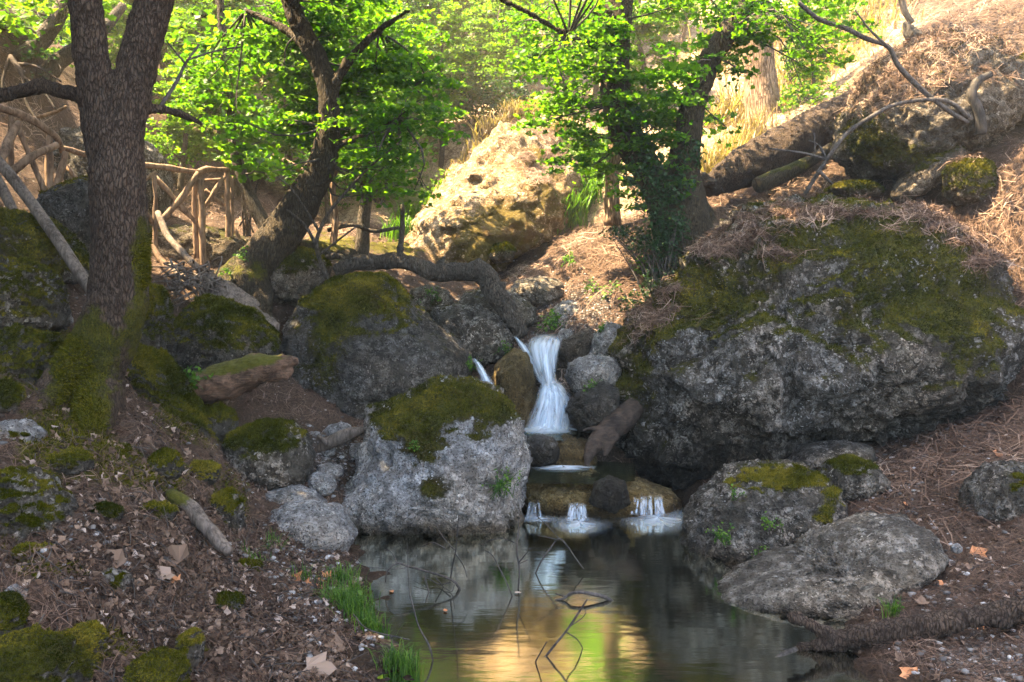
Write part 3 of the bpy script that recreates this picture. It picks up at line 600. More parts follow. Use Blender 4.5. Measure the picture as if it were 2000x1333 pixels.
R('boulder', 'dark tan sunlit rock outcrop rising behind the stream', [(785,525),(815,440),(865,365),(930,295),(975,235),(1030,215),(1090,250),(1125,320),(1135,390),(1100,450),(1060,510),(970,552),(850,555)],
  12.7, 1.9, 6, .13, .06, .010, 7, mat='rock_sun', lean=1.05, up=.95, lit=(.75, [(1060, 330, 60, .5), (930, 470, 60, .35)], 7000), bl=[(900, 510, 120, .8, 45), (1030, 450, 80, .8, 80), (1080, 340, 50, .7, 70), (960, 440, 50, .5, 40), (900,440,40,.5),(1000,420,60,.45,40),(960,480,60,.4,30),(1040,300,50,.4)], cat='rock outcrop')
R('boulder', 'big brown boulder with needles on its crown, high on the right slope', [(1635,300),(1660,230),(1690,170),(1720,130),(1770,95),(1830,70),(1900,80),(1960,130),(1960,230),(1900,290),(1830,330),(1760,350),(1680,352)],
  9.2, 1.0, 6, .11, .06, .020, 12, mat='rock_brown', lean=.35, up=.75, fuzz=20000, bl=[(1700,260,70,.7,70),(1750,300,100,.7,40),(1870,130,40,.6),(1830,230,70,.35)], lit=(.62, [(1800,130,110,.7,60),(1700,180,50,.5),(1900,150,60,.5),(1750,200,80,.3)], 14000))
R('boulder', 'moss-covered wedge boulder beside the fallen mossy log', [(330,700),(335,640),(370,600),(400,580),(440,590),(490,610),(530,650),(546,680),(530,715),(470,735),(400,745),(345,735)],
  7.0, .5, 6, .08, .05, .012, 14, mat='rock_dark', lean=.3, up=.5, fuzz=26000, bl=[(430,640,120,.7,50),(380,700,30,-.3)])
R('boulder', 'rounded mossy boulder against the base of the curved tree', [(498,560),(505,525),(540,495),(580,482),(620,490),(645,520),(640,560),(610,595),(550,605),(510,590)],
  8.6, .45, 5, .07, .04, .012, 14, mat='rock_brown', up=.45, fuzz=12000, bl=[(575,515,70,.6,30)])
R('boulder', 'small dark boulder with a moss face, beside the pale stones', [(432,880),(450,845),(500,826),(560,828),(595,855),(612,900),(600,940),(540,955),(480,950),(445,930)],
  6.0, .32, 5, .06, .045, .010, 18, mat='rock', lean=.3, up=.7, fuzz=11000, bl=[(520,870,70,.8,42)])
R('boulder', 'flat pale rock lying on the left bank at the waterline', [(515,1010),(560,985),(620,985),(665,1005),(697,1045),(685,1070),(630,1075),(570,1055),(525,1035)], 5.45, .26, 5, .08, .05, .008, 20, mat='rock_pale', up=1.1, wetz=.06)
R('boulder', 'smooth pale rock tucked behind the flat rock on the left bank', [(503,985),(520,960),(565,948),(610,960),(636,985),(620,1005),(560,1012),(515,1008)], 5.75, .2, 5, .07, .04, .006, 20, mat='rock_pale', up=1.1)
R('boulder', 'brown-grey boulder between the peaked boulder and the waterfall lip', [(830,630),(850,600),(890,592),(940,600),(985,620),(1003,655),(1000,690),(960,715),(900,715),(860,690)], 8.5, .4, 5, .07, .05, .010, 18, mat='rock', up=1.0, bl=[(870,600,30,.3)])
R('boulder', 'mossy-backed boulder under the end of the bent branch', [(890,600),(910,572),(960,560),(1010,575),(1045,600),(1048,630),(1010,650),(940,645),(900,630)], 9.0, .35, 5, .08, .05, .010, 18, mat='rock_tan', up=.95, bl=[(1030,600,25,.6),(930,575,25,.4)])
R('boulder', 'grey-brown rock behind the bent branch with a flat top', [(990,570),(1010,548),(1060,540),(1100,552),(1105,580),(1080,600),(1020,600)], 9.6, .35, 5, .1, .05, .010, 18, mat='rock_tan', up=1.0)
R('boulder', 'low rock with fresh green plants, left of the bent branch', [(790,590),(805,565),(840,557),(875,568),(885,595),(850,610),(805,608)], 9.0, .3, 5, .1, .05, .010, 18, mat='rock_tan', up=.9, bl=[(850,588,25,.6,14)])
R('boulder', 'whitish rounded rock on the stream bank above the waterfall', E(1112,622,34,34), 8.9, .24, 5, .09, .05, .008, 20, mat='rock_pale', up=1.1)
R('boulder', 'pale pitted rock, upper of the two right of the waterfall', [(1150,690),(1160,655),(1185,630),(1212,635),(1228,660),(1222,690),(1195,705),(1165,705)], 8.1, .24, 5, .09, .06, .008, 20, mat='rock_pale', up=1.0, bl=[(1205,690,25,.5,10)])
R('boulder', 'grey rock in the middle of the stack right of the waterfall', [(1105,735),(1110,710),(1150,695),(1200,695),(1215,720),(1205,755),(1160,775),(1120,765)], 7.75, .3, 5, .08, .05, .010, 18, mat='rock_pale', up=1.1, bl=[(1130,730,25,.3)], wetbl=[(1100,750,30,.6)])
R('boulder', 'blackish wet rock at the foot of the waterfall on its right', [(1103,800),(1130,765),(1180,745),(1210,760),(1210,830),(1170,845),(1125,840)], 7.4, .3, 5, .08, .05, .008, 20, mat='rock_dark', up=1.2, wetbl=[(1120,810,60,.9)])
R('boulder', 'brown wet rock wall left of the waterfall', [(960,760),(965,715),(1000,680),(1030,690),(1045,740),(1048,800),(1030,850),(980,850),(950,820)], 7.95, .4, 5, .08, .05, .010, 18, mat='rock_algae', up=1.2, wetbl=[(1030,770,60,.6,80),(970,760,40,.5)])
R('boulder', 'dark brown rock shelf right of the waterfall lip', [(1085,680),(1110,660),(1150,640),(1165,660),(1150,700),(1125,730),(1095,720)], 8.3, .25, 5, .08, .05, .008, 20, mat='rock_brown', up=1.1, wetbl=[(1110,700,50,.7)])
R('boulder', 'brown ledge rock under the waterfall lip', [(1000,690),(1040,672),(1090,676),(1105,720),(1100,790),(1080,830),(1040,830),(1020,770)], 8.35, .3, 5, .07, .05, .010, 18, mat='rock_brown', up=1.2, wetbl=[(1065,750,80,1,100)], cat='rock ledge')
R('stone', 'dark round stone in the stream below the waterfall basin', E(1055,880,38,30), 6.95, .16, 4, .08, .05, .006, 24, mat='rock_dark', up=1.2, wetz=.42, cat='stone')
R('boulder', 'brown wet rock lip holding the basin under the main waterfall', [(1050,910),(1068,868),(1105,852),(1150,862),(1170,905),(1110,925)], 7.2, .3, 5, .08, .05, .006, 24, mat='rock_algae', up=1.2, wetbl=[(1110,890,60,.7)], cat='rock ledge')
R('stone', 'dark stone on the algae ledge between the two small falls', [(1152,985),(1160,945),(1190,930),(1220,940),(1232,980),(1200,1000)], 6.25, .14, 4, .08, .05, .006, 24, mat='rock_dark', up=1.2, wetz=.4, cat='stone')
R('boulder', 'low brown algae-covered ledge the stream spills over into the pool', [(1020,945),(1060,928),(1150,922),(1240,935),(1320,965),(1330,1010),(1250,1020),(1120,1022),(1030,1018)], 6.7, .42, 6, .05, .05, .010, 24, mat='rock_algae', up=1.0, wetz=.10, bl=[(1110,945,80,.55,20)], cat='rock ledge')
R('boulder', 'mossy-topped boulder at the right edge of the pool', [(1325,1060),(1340,1010),(1375,965),(1420,935),(1480,915),(1550,910),(1605,925),(1640,960),(1650,1010),(1620,1060),(1560,1095),(1470,1115),(1390,1120),(1340,1100)],
  5.75, .42, 6, .06, .05, .012, 18, mat='rock', lean=.4, up=.97, fuzz=22000, bl=[(1540,935,90,1.0,26),(1620,985,26,.8,35),(1440,940,40,.4,16),(1600,1010,26,.5)], wetz=.08)
R('boulder', 'small mossy rock beside the boulder at the pool, under the giant boulder', [(1600,945),(1620,905),(1665,893),(1705,905),(1735,940),(1725,965),(1660,980),(1615,975)], 6.0, .22, 5, .07, .05, .008, 20, mat='rock', up=.75, fuzz=7000, bl=[(1655,915,45,.8,30),(1720,945,18,-.6)])
R('boulder', 'flat grey slab in the hollow under the giant boulder', [(1540,905),(1570,875),(1640,862),(1700,870),(1705,895),(1650,910),(1570,915)], 6.6, .25, 5, .06, .04, .006, 20, mat='rock', up=1.2)
R('boulder', 'long pale ledge with scalloped edge sloping into the pool on the right', [(1375,1150),(1430,1125),(1520,1098),(1600,1078),(1690,1050),(1780,1030),(1850,1040),(1860,1090),(1760,1125),(1690,1155),(1660,1190),(1590,1195),(1480,1180),(1420,1172)],
  4.85, .40, 6, .10, .07, .014, 18, mat='rock_tan', lean=1.2, up=1.2, wetz=.07, ridge=.16, strata=((1.0, .3, -.5), 15, .045), lit=(1.6, [(1720, 1105, 70, 1.1, 18), (1560, 1092, 70, .9, 10), (1800, 1060, 50, .8, 16)], 900), cat='rock ledge')
R('boulder', 'grey and mossy boulder at the right edge of the photo by the needle bank', [(1885,1000),(1900,950),(1935,915),(1985,905),(2060,920),(2100,980),(2080,1040),(1990,1045),(1920,1030)], 5.2, .3, 5, .07, .05, .010, 18, mat='rock', up=1.1, fuzz=9000, bl=[(1985,970,35,1.0,50)])
R('boulder', 'round moss hummock on the needle slope above the giant boulder', E(1893,355,44,46), 8.0, .22, 5, .10, .06, .006, 24, mat='rock_brown', up=.2, fuzz=9000, bl=[(1893,355,70,.7)], lit=(.75, []))
R('boulder', 'mossy boulder at the right edge high on the slope', [(1945,210),(1950,160),(1985,115),(2050,90),(2110,150),(2090,230),(2010,245),(1960,240)], 8.9, .4, 5, .09, .05, .010, 16, mat='rock_brown', up=.5, fuzz=8000, bl=[(1970,190,40,.5,60)], lit=(.7, []))
R('boulder', 'long low mossy rock half buried in needles on the right slope', [(1745,385),(1765,340),(1810,300),(1860,278),(1880,300),(1850,345),(1800,380),(1765,400)], 8.5, .3, 5, .08, .05, .008, 18, mat='rock_brown', up=.55, fuzz=5000, bl=[(1830,310,40,.4,26)], lit=(.6, []))
R('boulder', 'small flat moss cushion just above the giant boulder crown', [(1610,372),(1640,357),(1690,355),(1725,370),(1715,384),(1650,386)], 8.9, .2, 4, .06, .04, .004, 24, mat='rock_brown', up=.2, fuzz=4000, bl=[(1665,370,60,.6)])
R('boulder', 'little moss cushion left of the giant boulder crown', [(1448,415),(1470,400),(1505,398),(1508,410),(1475,422)], 8.6, .14, 4, .06, .04, .004, 24, mat='rock_brown', up=.2, fuzz=2500, bl=[(1475,410,50,.6)])
R('boulder', 'little moss-capped rock on the slope left of the sunlit outcrop foot', [(952,500),(965,480),(990,474),(1008,490),(1000,512),(965,516)], 10.4, .2, 4, .08, .05, .006, 20, mat='rock_brown', up=.4, fuzz=3000, bl=[(980,488,30,.5)])
R('boulder', 'big grey boulder behind the forked tree and fence', [(115,330),(118,280),(145,252),(200,250),(265,262),(310,300),(325,360),(320,440),(250,460),(150,450)], 9.9, .6, 5, .07, .04, .014, 14, mat='rock', up=1.0)
R('boulder', 'dark mossy boulder at the foot of the fence by the forked tree', [(82,420),(100,380),(150,355),(200,350),(215,420),(200,510),(140,530),(95,490)], 7.5, .4, 5, .07, .05, .012, 16, mat='rock_dark', up=.75, fuzz=5000, bl=[(150,450,40,.3)])
R('boulder', 'mossy rocky mound under the fence posts in the middle distance', [(270,500),(300,450),(360,440),(430,445),(500,470),(530,510),(480,545),(380,540),(300,535)], 9.5, .45, 5, .10, .06, .014, 14, mat='rock_brown', up=.75, bl=[(340,500,40,.3),(450,500,50,.35)])
# --- mossy rocks down the left bank
LB = 'mossy rocks on the left bank'
R('boulder', 'sheet of moss over rock below the long leaning pole, left edge', [(-60,450),(0,412),(60,420),(110,450),(150,500),(170,560),(110,545),(40,520),(-60,530)], 6.6, .5, 5, .16, .09, .012, 14, mat='rock_dark', up=.3, fuzz=13000, bl=[(70,480,90,.5)], group=LB)
R('boulder', 'hump-backed moss boulder at the left edge of the photo', [(-80,560),(-20,515),(40,505),(85,530),(110,590),(115,640),(70,655),(0,650),(-80,650)], 5.6, .4, 6, .08, .05, .012, 14, mat='rock', up=.45, fuzz=20000, bl=[(70,570,60,.7,60)], group=LB)
R('boulder', 'moss boulder left of the forked tree base', [(-60,700),(0,660),(40,640),(95,660),(125,710),(120,770),(60,790),(-60,790)], 5.1, .36, 6, .16, .09, .012, 14, mat='rock_dark', up=.3, fuzz=20000, bl=[(60,710,90,.6)], group=LB)
R('boulder', 'bright moss tuffet at the left edge below the moss boulder', [(-30,800),(-20,755),(10,742),(38,765),(42,800),(10,815)], 4.5, .14, 4, .16, .09, .006, 22, mat='rock', up=.1, fuzz=5000, bl=[(10,780,60,.6)], group=LB)
R('boulder', 'pale stone with half a moss coat at the left edge', [(-50,860),(-20,825),(40,820),(78,850),(75,885),(20,895),(-50,890)], 4.2, .16, 5, .08, .05, .008, 22, mat='rock_pale', up=.95, fuzz=4000, bl=[(30,850,30,.5,12)], group=LB)
R('boulder', 'broad grey and moss boulder in the lower left', [(-70,960),(-20,925),(50,920),(90,950),(130,1000),(150,1050),(110,1085),(40,1095),(-70,1090)], 3.7, .26, 6, .08, .05, .010, 20, mat='rock', up=.72, fuzz=20000, bl=[(70,1030,60,.6,50),(20,970,40,.3)], group=LB)
R('boulder', 'small boulder with white lichen and moss, on the litter in the lower left', [(140,1145),(165,1120),(215,1112),(250,1130),(255,1180),(235,1225),(190,1222),(160,1190)], 3.55, .13, 5, .07, .05, .008, 24, mat='rock', up=.95, fuzz=6000, bl=[(225,1160,35,.7,40)], group=LB)
R('boulder', 'moss cushion in the bottom left corner', [(-40,1300),(-10,1255),(50,1240),(110,1265),(145,1310),(150,1380),(40,1400),(-40,1390)], 2.75, .18, 5, .16, .09, .006, 24, mat='rock_dark', up=.1, fuzz=15000, bl=[(60,1300,90,.6)], group=LB)
R('boulder', 'moss cushion beside the one in the bottom left corner', [(110,1270),(120,1235),(150,1228),(190,1260),(195,1310),(150,1330),(120,1310)], 3.0, .12, 5, .16, .09, .006, 24, mat='rock_dark', up=.1, fuzz=6000, bl=[(150,1280,60,.6)], group=LB)
R('boulder', 'low moss cushion at the bottom edge', [(255,1300),(285,1275),(330,1285),(365,1310),(360,1370),(290,1370)], 2.95, .12, 5, .16, .09, .006, 24, mat='rock_dark', up=.1, fuzz=6000, bl=[(310,1300,60,.6)], group=LB)
R('stone', 'grey stone half sunk in litter with a mossy side, near the bottom', [(345,1290),(350,1245),(375,1232),(395,1255),(392,1295),(365,1305)], 3.3, .08, 4, .07, .05, .006, 26, mat='rock', up=.6, fuzz=2500, bl=[(360,1270,20,.4)], group=LB, cat='stone')
R('stone', 'pale oblong cobble among the litter in the lower left', E(46,1170,38,19,32), 3.1, .06, 4, .06, .04, .004, 30, mat='rock_pale', up=1.2, cat='stone')
R('stone', 'strip of moss on a sunken stone at the left edge', [(-30,1215),(-5,1160),(25,1175),(45,1215),(40,1235),(-10,1240)], 2.95, .10, 4, .16, .09, .006, 24, mat='rock_dark', up=.1, fuzz=5000, bl=[(10,1200,50,.6)], group=LB, cat='stone')
R('stone', 'narrow moss-topped stone above the lichen boulder in the lower left', [(55,1115),(75,1095),(105,1130),(115,1160),(95,1162),(70,1140)], 3.4, .08, 4, .06, .04, .006, 24, mat='rock', up=.4, fuzz=2500, bl=[(90,1130,30,.5)], group=LB, cat='stone')
R('boulder', 'moss lump with a bare side in the middle of the left bank', [(196,905),(205,880),(235,870),(262,895),(268,940),(245,955),(215,935)], 4.55, .12, 5, .16, .09, .006, 24, mat='rock_dark', up=.3, fuzz=6000, bl=[(235,905,40,.6)], group=LB)
R('boulder', 'arched moss hummock with a hollow below, middle of the left bank', [(278,935),(285,900),(315,878),(345,890),(355,925),(330,945),(300,945)], 4.7, .12, 5, .07, .05, .006, 24, mat='rock_dark', up=.4, fuzz=5000, bl=[(315,890,40,.5,18)], group=LB)
R('boulder', 'mossy rock at the bank edge above the pebbles', [(415,1010),(420,965),(445,955),(470,985),(475,1040),(450,1055),(425,1045)], 4.95, .14, 5, .07, .05, .006, 24, mat='rock', up=.5, fuzz=5000, bl=[(440,985,35,.5)], group=LB)
R('boulder', 'long moss ridge of rock descending right of the forked tree', [(240,700),(265,665),(310,690),(340,730),(365,780),(410,830),(430,890),(400,890),(350,835),(300,800),(260,760)], 5.9, .3, 6, .16, .09, .008, 20, mat='rock_dark', up=.25, fuzz=24000, bl=[(330,750,90,.5)], group=LB)
R('boulder', 'upright moss buttress rock directly right of the forked trunk', [(262,700),(265,600),(285,555),(310,560),(325,610),(325,680),(300,720)], 6.1, .25, 5, .16, .09, .008, 20, mat='rock_dark', up=.25, fuzz=9000, bl=[(295,610,60,.6,70)], group=LB)
R('boulder', 'mossy round rock under the rotten end of the mossy log', [(395,850),(400,805),(425,790),(455,805),(465,845),(440,870)], 6.1, .15, 4, .07, .05, .006, 22, mat='rock_dark', up=.4, fuzz=4000, bl=[(430,810,30,.4)], group=LB)
for cx, cy_, rx, ry, lab in [(300,1005,42,20,'low moss cushion just above the moss-ended stick on the left bank'),(130,905,48,24,'wide moss cushion left of the bare-sided moss lump'),(62,1085,40,20,'moss cushion below the broad boulder in the lower left'),(482,1112,30,16,'little moss cushion at the shore beside the sparse grass'),(205,1005,34,18,'flat moss patch on a sunken stone right of the broad boulder'),(395,925,34,22,'moss knob near the top of the moss-ended stick'),(445,1180,30,18,'moss knob half way down the left shore'),(170,1240,34,20,'moss knob below the lichen boulder in the lower left')]:
    _D = P(cx, cy_, 1.0); _y = np.linspace(2.3, 8, 500); _z = gz(_D[0] * _y, _y); _k = np.nonzero(CH + (_D[2] - CH) * _y <= _z + .02)[0][0]
    R('stone', lab, E(cx, cy_, rx, ry), _y[_k] + .03, rx / FP * _y[_k] * .9, 5, .16, .09, .006, 24, mat='rock_dark', up=.25, fuzz=4000, bl=[(cx, cy_, rx, .45)], group=LB, cat='stone')
# --- pale cobbles between the boulders
CB = 'pale cobbles between the boulders'
for cx, cy_, rx, ry, rot, Yc, lab in [(630,945,28,20,20,5.9,'smooth oval cobble beside the flat pale rock'),(645,920,26,14,5,6.2,'flat whitish cobble behind the oval one'),(660,850,30,24,-10,6.9,'pale angular cobble at the foot of the peaked boulder'),(610,862,24,20,0,6.8,'small pale cobble above the small dark boulder'),
        (700,880,18,14,0,6.6,'pale cobble by the end of the driftwood'),(590,835,26,18,15,7.0,'white-flecked cobble at the foot of the mossy wedge'),(655,1005,26,20,30,5.7,'grey cobble wedged left of the pale central boulder'),(640,880,16,12,0,6.6,'tiny pale cobble under the driftwood'),
        (1105,655,16,12,0,8.5,'small grey cobble at the waterfall lip by green sprigs'),(1175,1068,30,14,0,5.6,None),(1790,1065,12,9,0,4.9,None),(1868,1072,11,9,0,4.8,'small blue-grey cobble lying on the needles at the right')]:
    if lab: R('cobble', lab, E(cx, cy_, rx, ry, rot), Yc, rx / FP * Yc * .9, 4, .09, .04, .004, 26, mat='rock_pale', up=1.2, group=CB, cat='cobble')
# ------------------------------------------------------------------ trees
def pp(L): return [P(a, b, y) for a, b, y in L]
def pr(L): return [(P(a, b, y)) for a, b, y, w_ in L], [w_ / 2 / FP * y for a, b, y, w_ in L]     # w_: width in photo pixels
def tb(L, seg=14, step=.04, wob=.12, seed=1):
    p, r = pr(L); return tube(p, r, seg, step, wob, seed)
LIT = []                                             # lines of sight to the sun kept open in the canopy: (point, radius)
for q in [(990,250,12.4,.35),(965,290,12.2,.45),(935,350,12.0,.45),(905,405,11.8,.42),(870,455,11.6,.40),(838,505,11.3,.35),(1020,385,11.7,.35),(1060,430,11.4,.25),(1120,300,14,.5),(1220,450,10.8,.3),(1150,500,10.2,.25),(1080,480,10.6,.25),
          (1880,440,7.6,.16),(1960,490,7.4,.2),(1560,100,17,.6),(1450,180,15,.5),(1640,60,17,.5),(1480,140,14.6,.5),(1500,240,13.6,.6),(1400,330,12,.5),(1700,60,17,.8),(1000,70,20,1.1),(1150,120,19,.9),(640,340,14,.4),(510,350,13.6,.35),(1560,440,7.3,.22),(1600,300,10.8,.2),(1530,250,11.2,.2),(1300,440,9.6,.2),(1800,110,9.6,.15),(1760,350,9,.12),(1430,310,12.4,.5),(560,490,9.8,.2),(60,20,9.6,.7),(120,10,9.8,.6),(20,60,9.5,.5),(300,400,9.6,.3),(420,480,9.2,.25)]:
    LIT.append((P(*q[:3]), q[3]))
def open_to_sun(p, rg, keep=.04):
    ok = np.ones(len(p), bool)
    for c, r in LIT:
        d = p - c; t = d @ SUN; dist = np.linalg.norm(d - t[:, None] * SUN, axis=1)
        ok &= ~((t > .3) & (dist < r * (1 + 1.1 * fbm(p * 2.2, 5, 2))) & (rg.random(len(p)) > keep))
    return ok
def cloud(cl, rg, layers=True, up=(0, 0, 1), tilt=.55):
    """leaf positions and normals in flattened sprays: cl = [(centre, (rx, ry, rz), n)]"""
    Ps, Ns = [], []
    for c, r, n in cl:
        d = rg.normal(size=(n, 3)); d = unit(d) * (rg.random(n) ** .45)[:, None]
        if layers:
            k = max(1, int(r[2] / .16)); d[:, 2] = np.round(d[:, 2] * k) / k + rg.normal(size=n) * .10 / k
            d[:, 2] -= .25 * (d[:, 0] ** 2 + d[:, 1] ** 2)
        p = np.array(c) + d * np.array(r)
        keep = fbm(p * (1.6 / max(.5, max(r))) * 1.5, int(abs(c[0]) * 10) % 50, 2) > -.22
        p = p[keep]; Ps.append(p); Ns.append(unit(np.array(up) + rg.normal(size=p.shape) * tilt))
    return np.concatenate(Ps), np.concatenate(Ns)
def crown(root, base, cl, size, shape, mat, rg, name='crown', tilt=.55, keep=.04, curl=.25, layers=True, lit=True):
    p, n = cloud(cl, rg, layers, tilt=tilt)
    if lit:
        ok = open_to_sun(p, rg, keep); p, n = p[ok], n[ok]
    V, F, ti = leaves(p, n, size, shape, rg, curl)
    cl_t = fbm(np.repeat(p, len(shape), 0) * 1.1, 9, 3)
    return mesh_np(name, V - base, F, mat, parent=root, attrs=dict(tint=np.clip(ti * .75 + .12 + cl_t * .35, 0, .95)), smooth=False)
def twigs(cl, frm, rg, n=4, r0=.012):
    """thin branches from the wood out into the sprays"""
    out = []
    frm = np.array(frm)
    for c, r, _ in cl:
        c = np.array(c); a = frm[np.argmin(np.linalg.norm(frm - c, axis=1))]
        mid = (a + c) / 2 + rg.normal(size=3) * .12 * np.linalg.norm(c - a)
        out.append(tube([a, mid, c], [r0 * 1.6, r0, r0 * .55], 6, .12, .3, int(rg.integers(99))))
        for k in range(n):
            e = c + unit(rg.normal(size=3)) * np.array(r) * .85; s = mid + (c - mid) * rg.random()
            out.append(tube([s, (s + e) / 2 + rg.normal(size=3) * .06, e], [r0 * .6, r0 * .45, r0 * .2], 5, .15, .3, int(rg.integers(99))))
    return out
def moss_attr(V, F, L, k=.5, up=.4):
    nv = vnormals(V, F); px, py = project(V)
    return np.clip(np.maximum((nv[:, 2] - up) * .8, -.12) + fbm(V * 3, 4, 3) * k + blobs(px, py, L), -.5, 1.1)
def rough_skin(V, F, amp=.012, sc=(26, 26, 9), seed=3):
    N = vnormals(V, F); f1, f2, cid = worley(V * np.array(sc), seed)
    return V + N * (np.clip(f2 - f1, 0, .35) * amp * 2.2 + fbm(V * 7, seed, 3) * amp * 1.5 + (cid - .5) * amp * .5)[:, None]

rg = np.random.default_rng(11)
# --- A: the forked tree in the left foreground
Yt = 5.0
wood = [tb([(104,890,4.9,96),(126,835,4.93,104),(156,768,4.97,110),(196,690,5.0,114),(227,600,5.0,112),(236,500,5.0,106),(232,400,5.0,104),(228,310,5.0,96),(213,240,5.0,78)], 24, .03, .05, 2),
        tb([(222,330,5.0,86),(200,240,5.0,74),(184,150,4.98,64),(172,60,4.96,60),(165,-40,4.95,58),(150,-250,4.9,54),(80,-600,4.8,44)], 20, .03, .05, 3),
        tb([(226,340,5.0,86),(246,230,5.02,76),(264,140,5.06,72),(286,60,5.1,70),(312,-30,5.15,66),(360,-220,5.3,58),(470,-560,5.6,44)], 20, .03, .05, 4),
        tb([(195,690,4.97,90),(150,715,4.85,70),(105,760,4.75,58),(50,830,4.6,44)], 14, .03, .2, 5), tb([(190,730,5.05,84),(215,800,5.08,60),(250,865,5.05,44),(280,920,5.0,30)], 12, .03, .2, 6),
        tb([(190,760,4.9,90),(180,850,4.7,66),(185,930,4.5,40)], 12, .03, .2, 7), tb([(200,640,4.98,90),(150,690,4.95,60),(128,740,4.95,70),(130,860,4.85,60)], 12, .03, .2, 8),
        tb([(180,190,5.0,34),(120,180,5.05,28),(75,167,5.1,26),(30,180,5.15,26),(-40,200,5.2,22)], 10, .03, .3, 9),
        tb([(266,214,5.05,26),(310,212,5.15,18),(350,222,5.25,15),(395,242,5.35,10)], 8, .03, .3, 10)]
V, F = organic(wood, .013, 3); V = rough_skin(V, F, .008, (30, 30, 14))
base = P(190, 850, 5.0)
tA = thing('forked_tree', 'large forked tree with scaly dark bark and mossy foot, in the left foreground', 'tree', base)
mesh_np('trunk', V - base, F, M['bark'], parent=tA, attrs=dict(moss=moss_attr(V, F, [(160,800,90,.9,130),(278,500,34,.85,150),(190,650,50,.5,100),(265,640,30,.5,70),(200,470,50,.2),(75,167,40,.5,14),(140,690,60,.6,90)], .35, .8)))
px, py = project(V); nv = vnormals(V, F)
mA = sstep(.4, .7, moss_attr(V, F, [(160,800,80,.9,120),(275,520,30,.85,110),(140,690,50,.5,80)], .35, .8))
p, n = scatter(V, F, mA, 22000, rg); Vb, Fb, ti = blades(p, n, .018, .003, rg, 1.3)
mesh_np('moss', Vb - base, Fb, M['moss'], parent=tA, attrs=dict(tint=ti * .7 + .1), smooth=False)
tw = [tb([(312,210,5.15,9),(345,160,5.2,8),(362,125,5.25,6),(388,88,5.3,4)], 6, .05, .3), tb([(362,125,5.25,5),(345,105,5.2,4),(325,80,5.2,3)], 6, .05, .3), tb([(365,118,5.25,5),(420,100,5.4,4),(470,92,5.5,3)], 6, .05, .3)]
V, F = merge(tw); mesh_np('twig', V - base, F, M['twig'], parent=tA, attrs=dict(moss=np.zeros(len(V)) - 1))
cl = []  # unseen sprays above the view, added to shade the foreground
for k in range(80):
    x, y = rg.uniform(-9, .3), rg.uniform(0, 7.7); z = max(5.4, CH + .335 * y + 1.2) + rg.uniform(0, 2.2)
    cl.append(((x, y, z), (rg.uniform(.7, 1.2), rg.uniform(.7, 1.2), .45), 430))
for k in range(10):
    x, y = rg.uniform(-5.2, -1.4), rg.uniform(5.5, 7.7); cl.append(((x, y, CH + .335 * y + 1.0 + rg.uniform(0, 1.0)), (1.0, .8, .4), 430))
for k in range(14):  # further added sprays out of view, keeping sun dapples off the giant boulder
    x, y = rg.uniform(-2.0, -.2), rg.uniform(5.6, 7.6); cl.append(((x, y, CH + .33 * y + .7 + rg.uniform(0, .9)), (.7, .6, .3), 420))
ends = [P(80,-600,4.8), P(470,-560,5.6), P(350,-220,5.3), P(150,-250,4.9)]
V, F = merge([tube([ends[k % 4], (ends[k % 4] + np.array(c[0])) / 2 + np.array([0, 0, .5]), np.array(c[0])], [.05, .035, .012], 6, .3, .2, k) for k, c in enumerate(cl)])
mesh_np('branch', V - base, F, M['bark'], parent=tA, attrs=dict(moss=np.zeros(len(V)) - 1))
crown(tA, base, cl, .19, LOBED, M['leaf'], rg, keep=.02)

# --- B: the curved mossy tree left of centre
wood = [tb([(440,585,8.1,104),(475,550,8.2,94),(515,500,8.25,83),(560,440,8.3,74),(598,380,8.3,64),(628,320,8.3,54),(642,250,8.3,43),(640,180,8.3,38),(622,120,8.3,38),(590,60,8.3,37),(565,0,8.3,34),(540,-120,8.3,32),(480,-320,8.4,24)], 20, .04, .08, 12),
        tb([(480,550,8.1,72),(430,590,7.9,48),(390,615,7.75,35)], 12, .04, .2, 13), tb([(500,540,8.15,64),(510,590,8.0,45),(520,630,7.9,29)], 12, .04, .2, 14), tb([(440,560,8.2,64),(400,570,8.2,43),(370,590,8.2,29)], 12, .04, .2, 15),
        tb([(640,190,8.3,24),(680,120,8.2,18),(740,60,8.1,13),(800,20,8.0,6)], 8, .05, .3, 16), tb([(610,100,8.3,24),(560,60,8.5,16),(480,20,8.7,10)], 8, .05, .3, 17),
        tb([(640,290,8.3,18),(700,270,8.1,11),(780,230,7.9,6)], 8, .05, .3, 18)]
V, F = organic(wood, .02, 3); V = rough_skin(V, F, .010, (24, 24, 9), 5); base = P(470, 580, 8.2)
tB = thing('curved_tree', 'curved tree with mossy trunk leaning right then back left, behind the peaked boulder', 'tree', base)
mesh_np('trunk', V - base, F, M['bark_moss'], parent=tB, attrs=dict(moss=moss_attr(V, F, [(470,540,90,.6,60),(560,440,70,.35),(630,250,60,.15,160)], .45, .7)))
cl = []
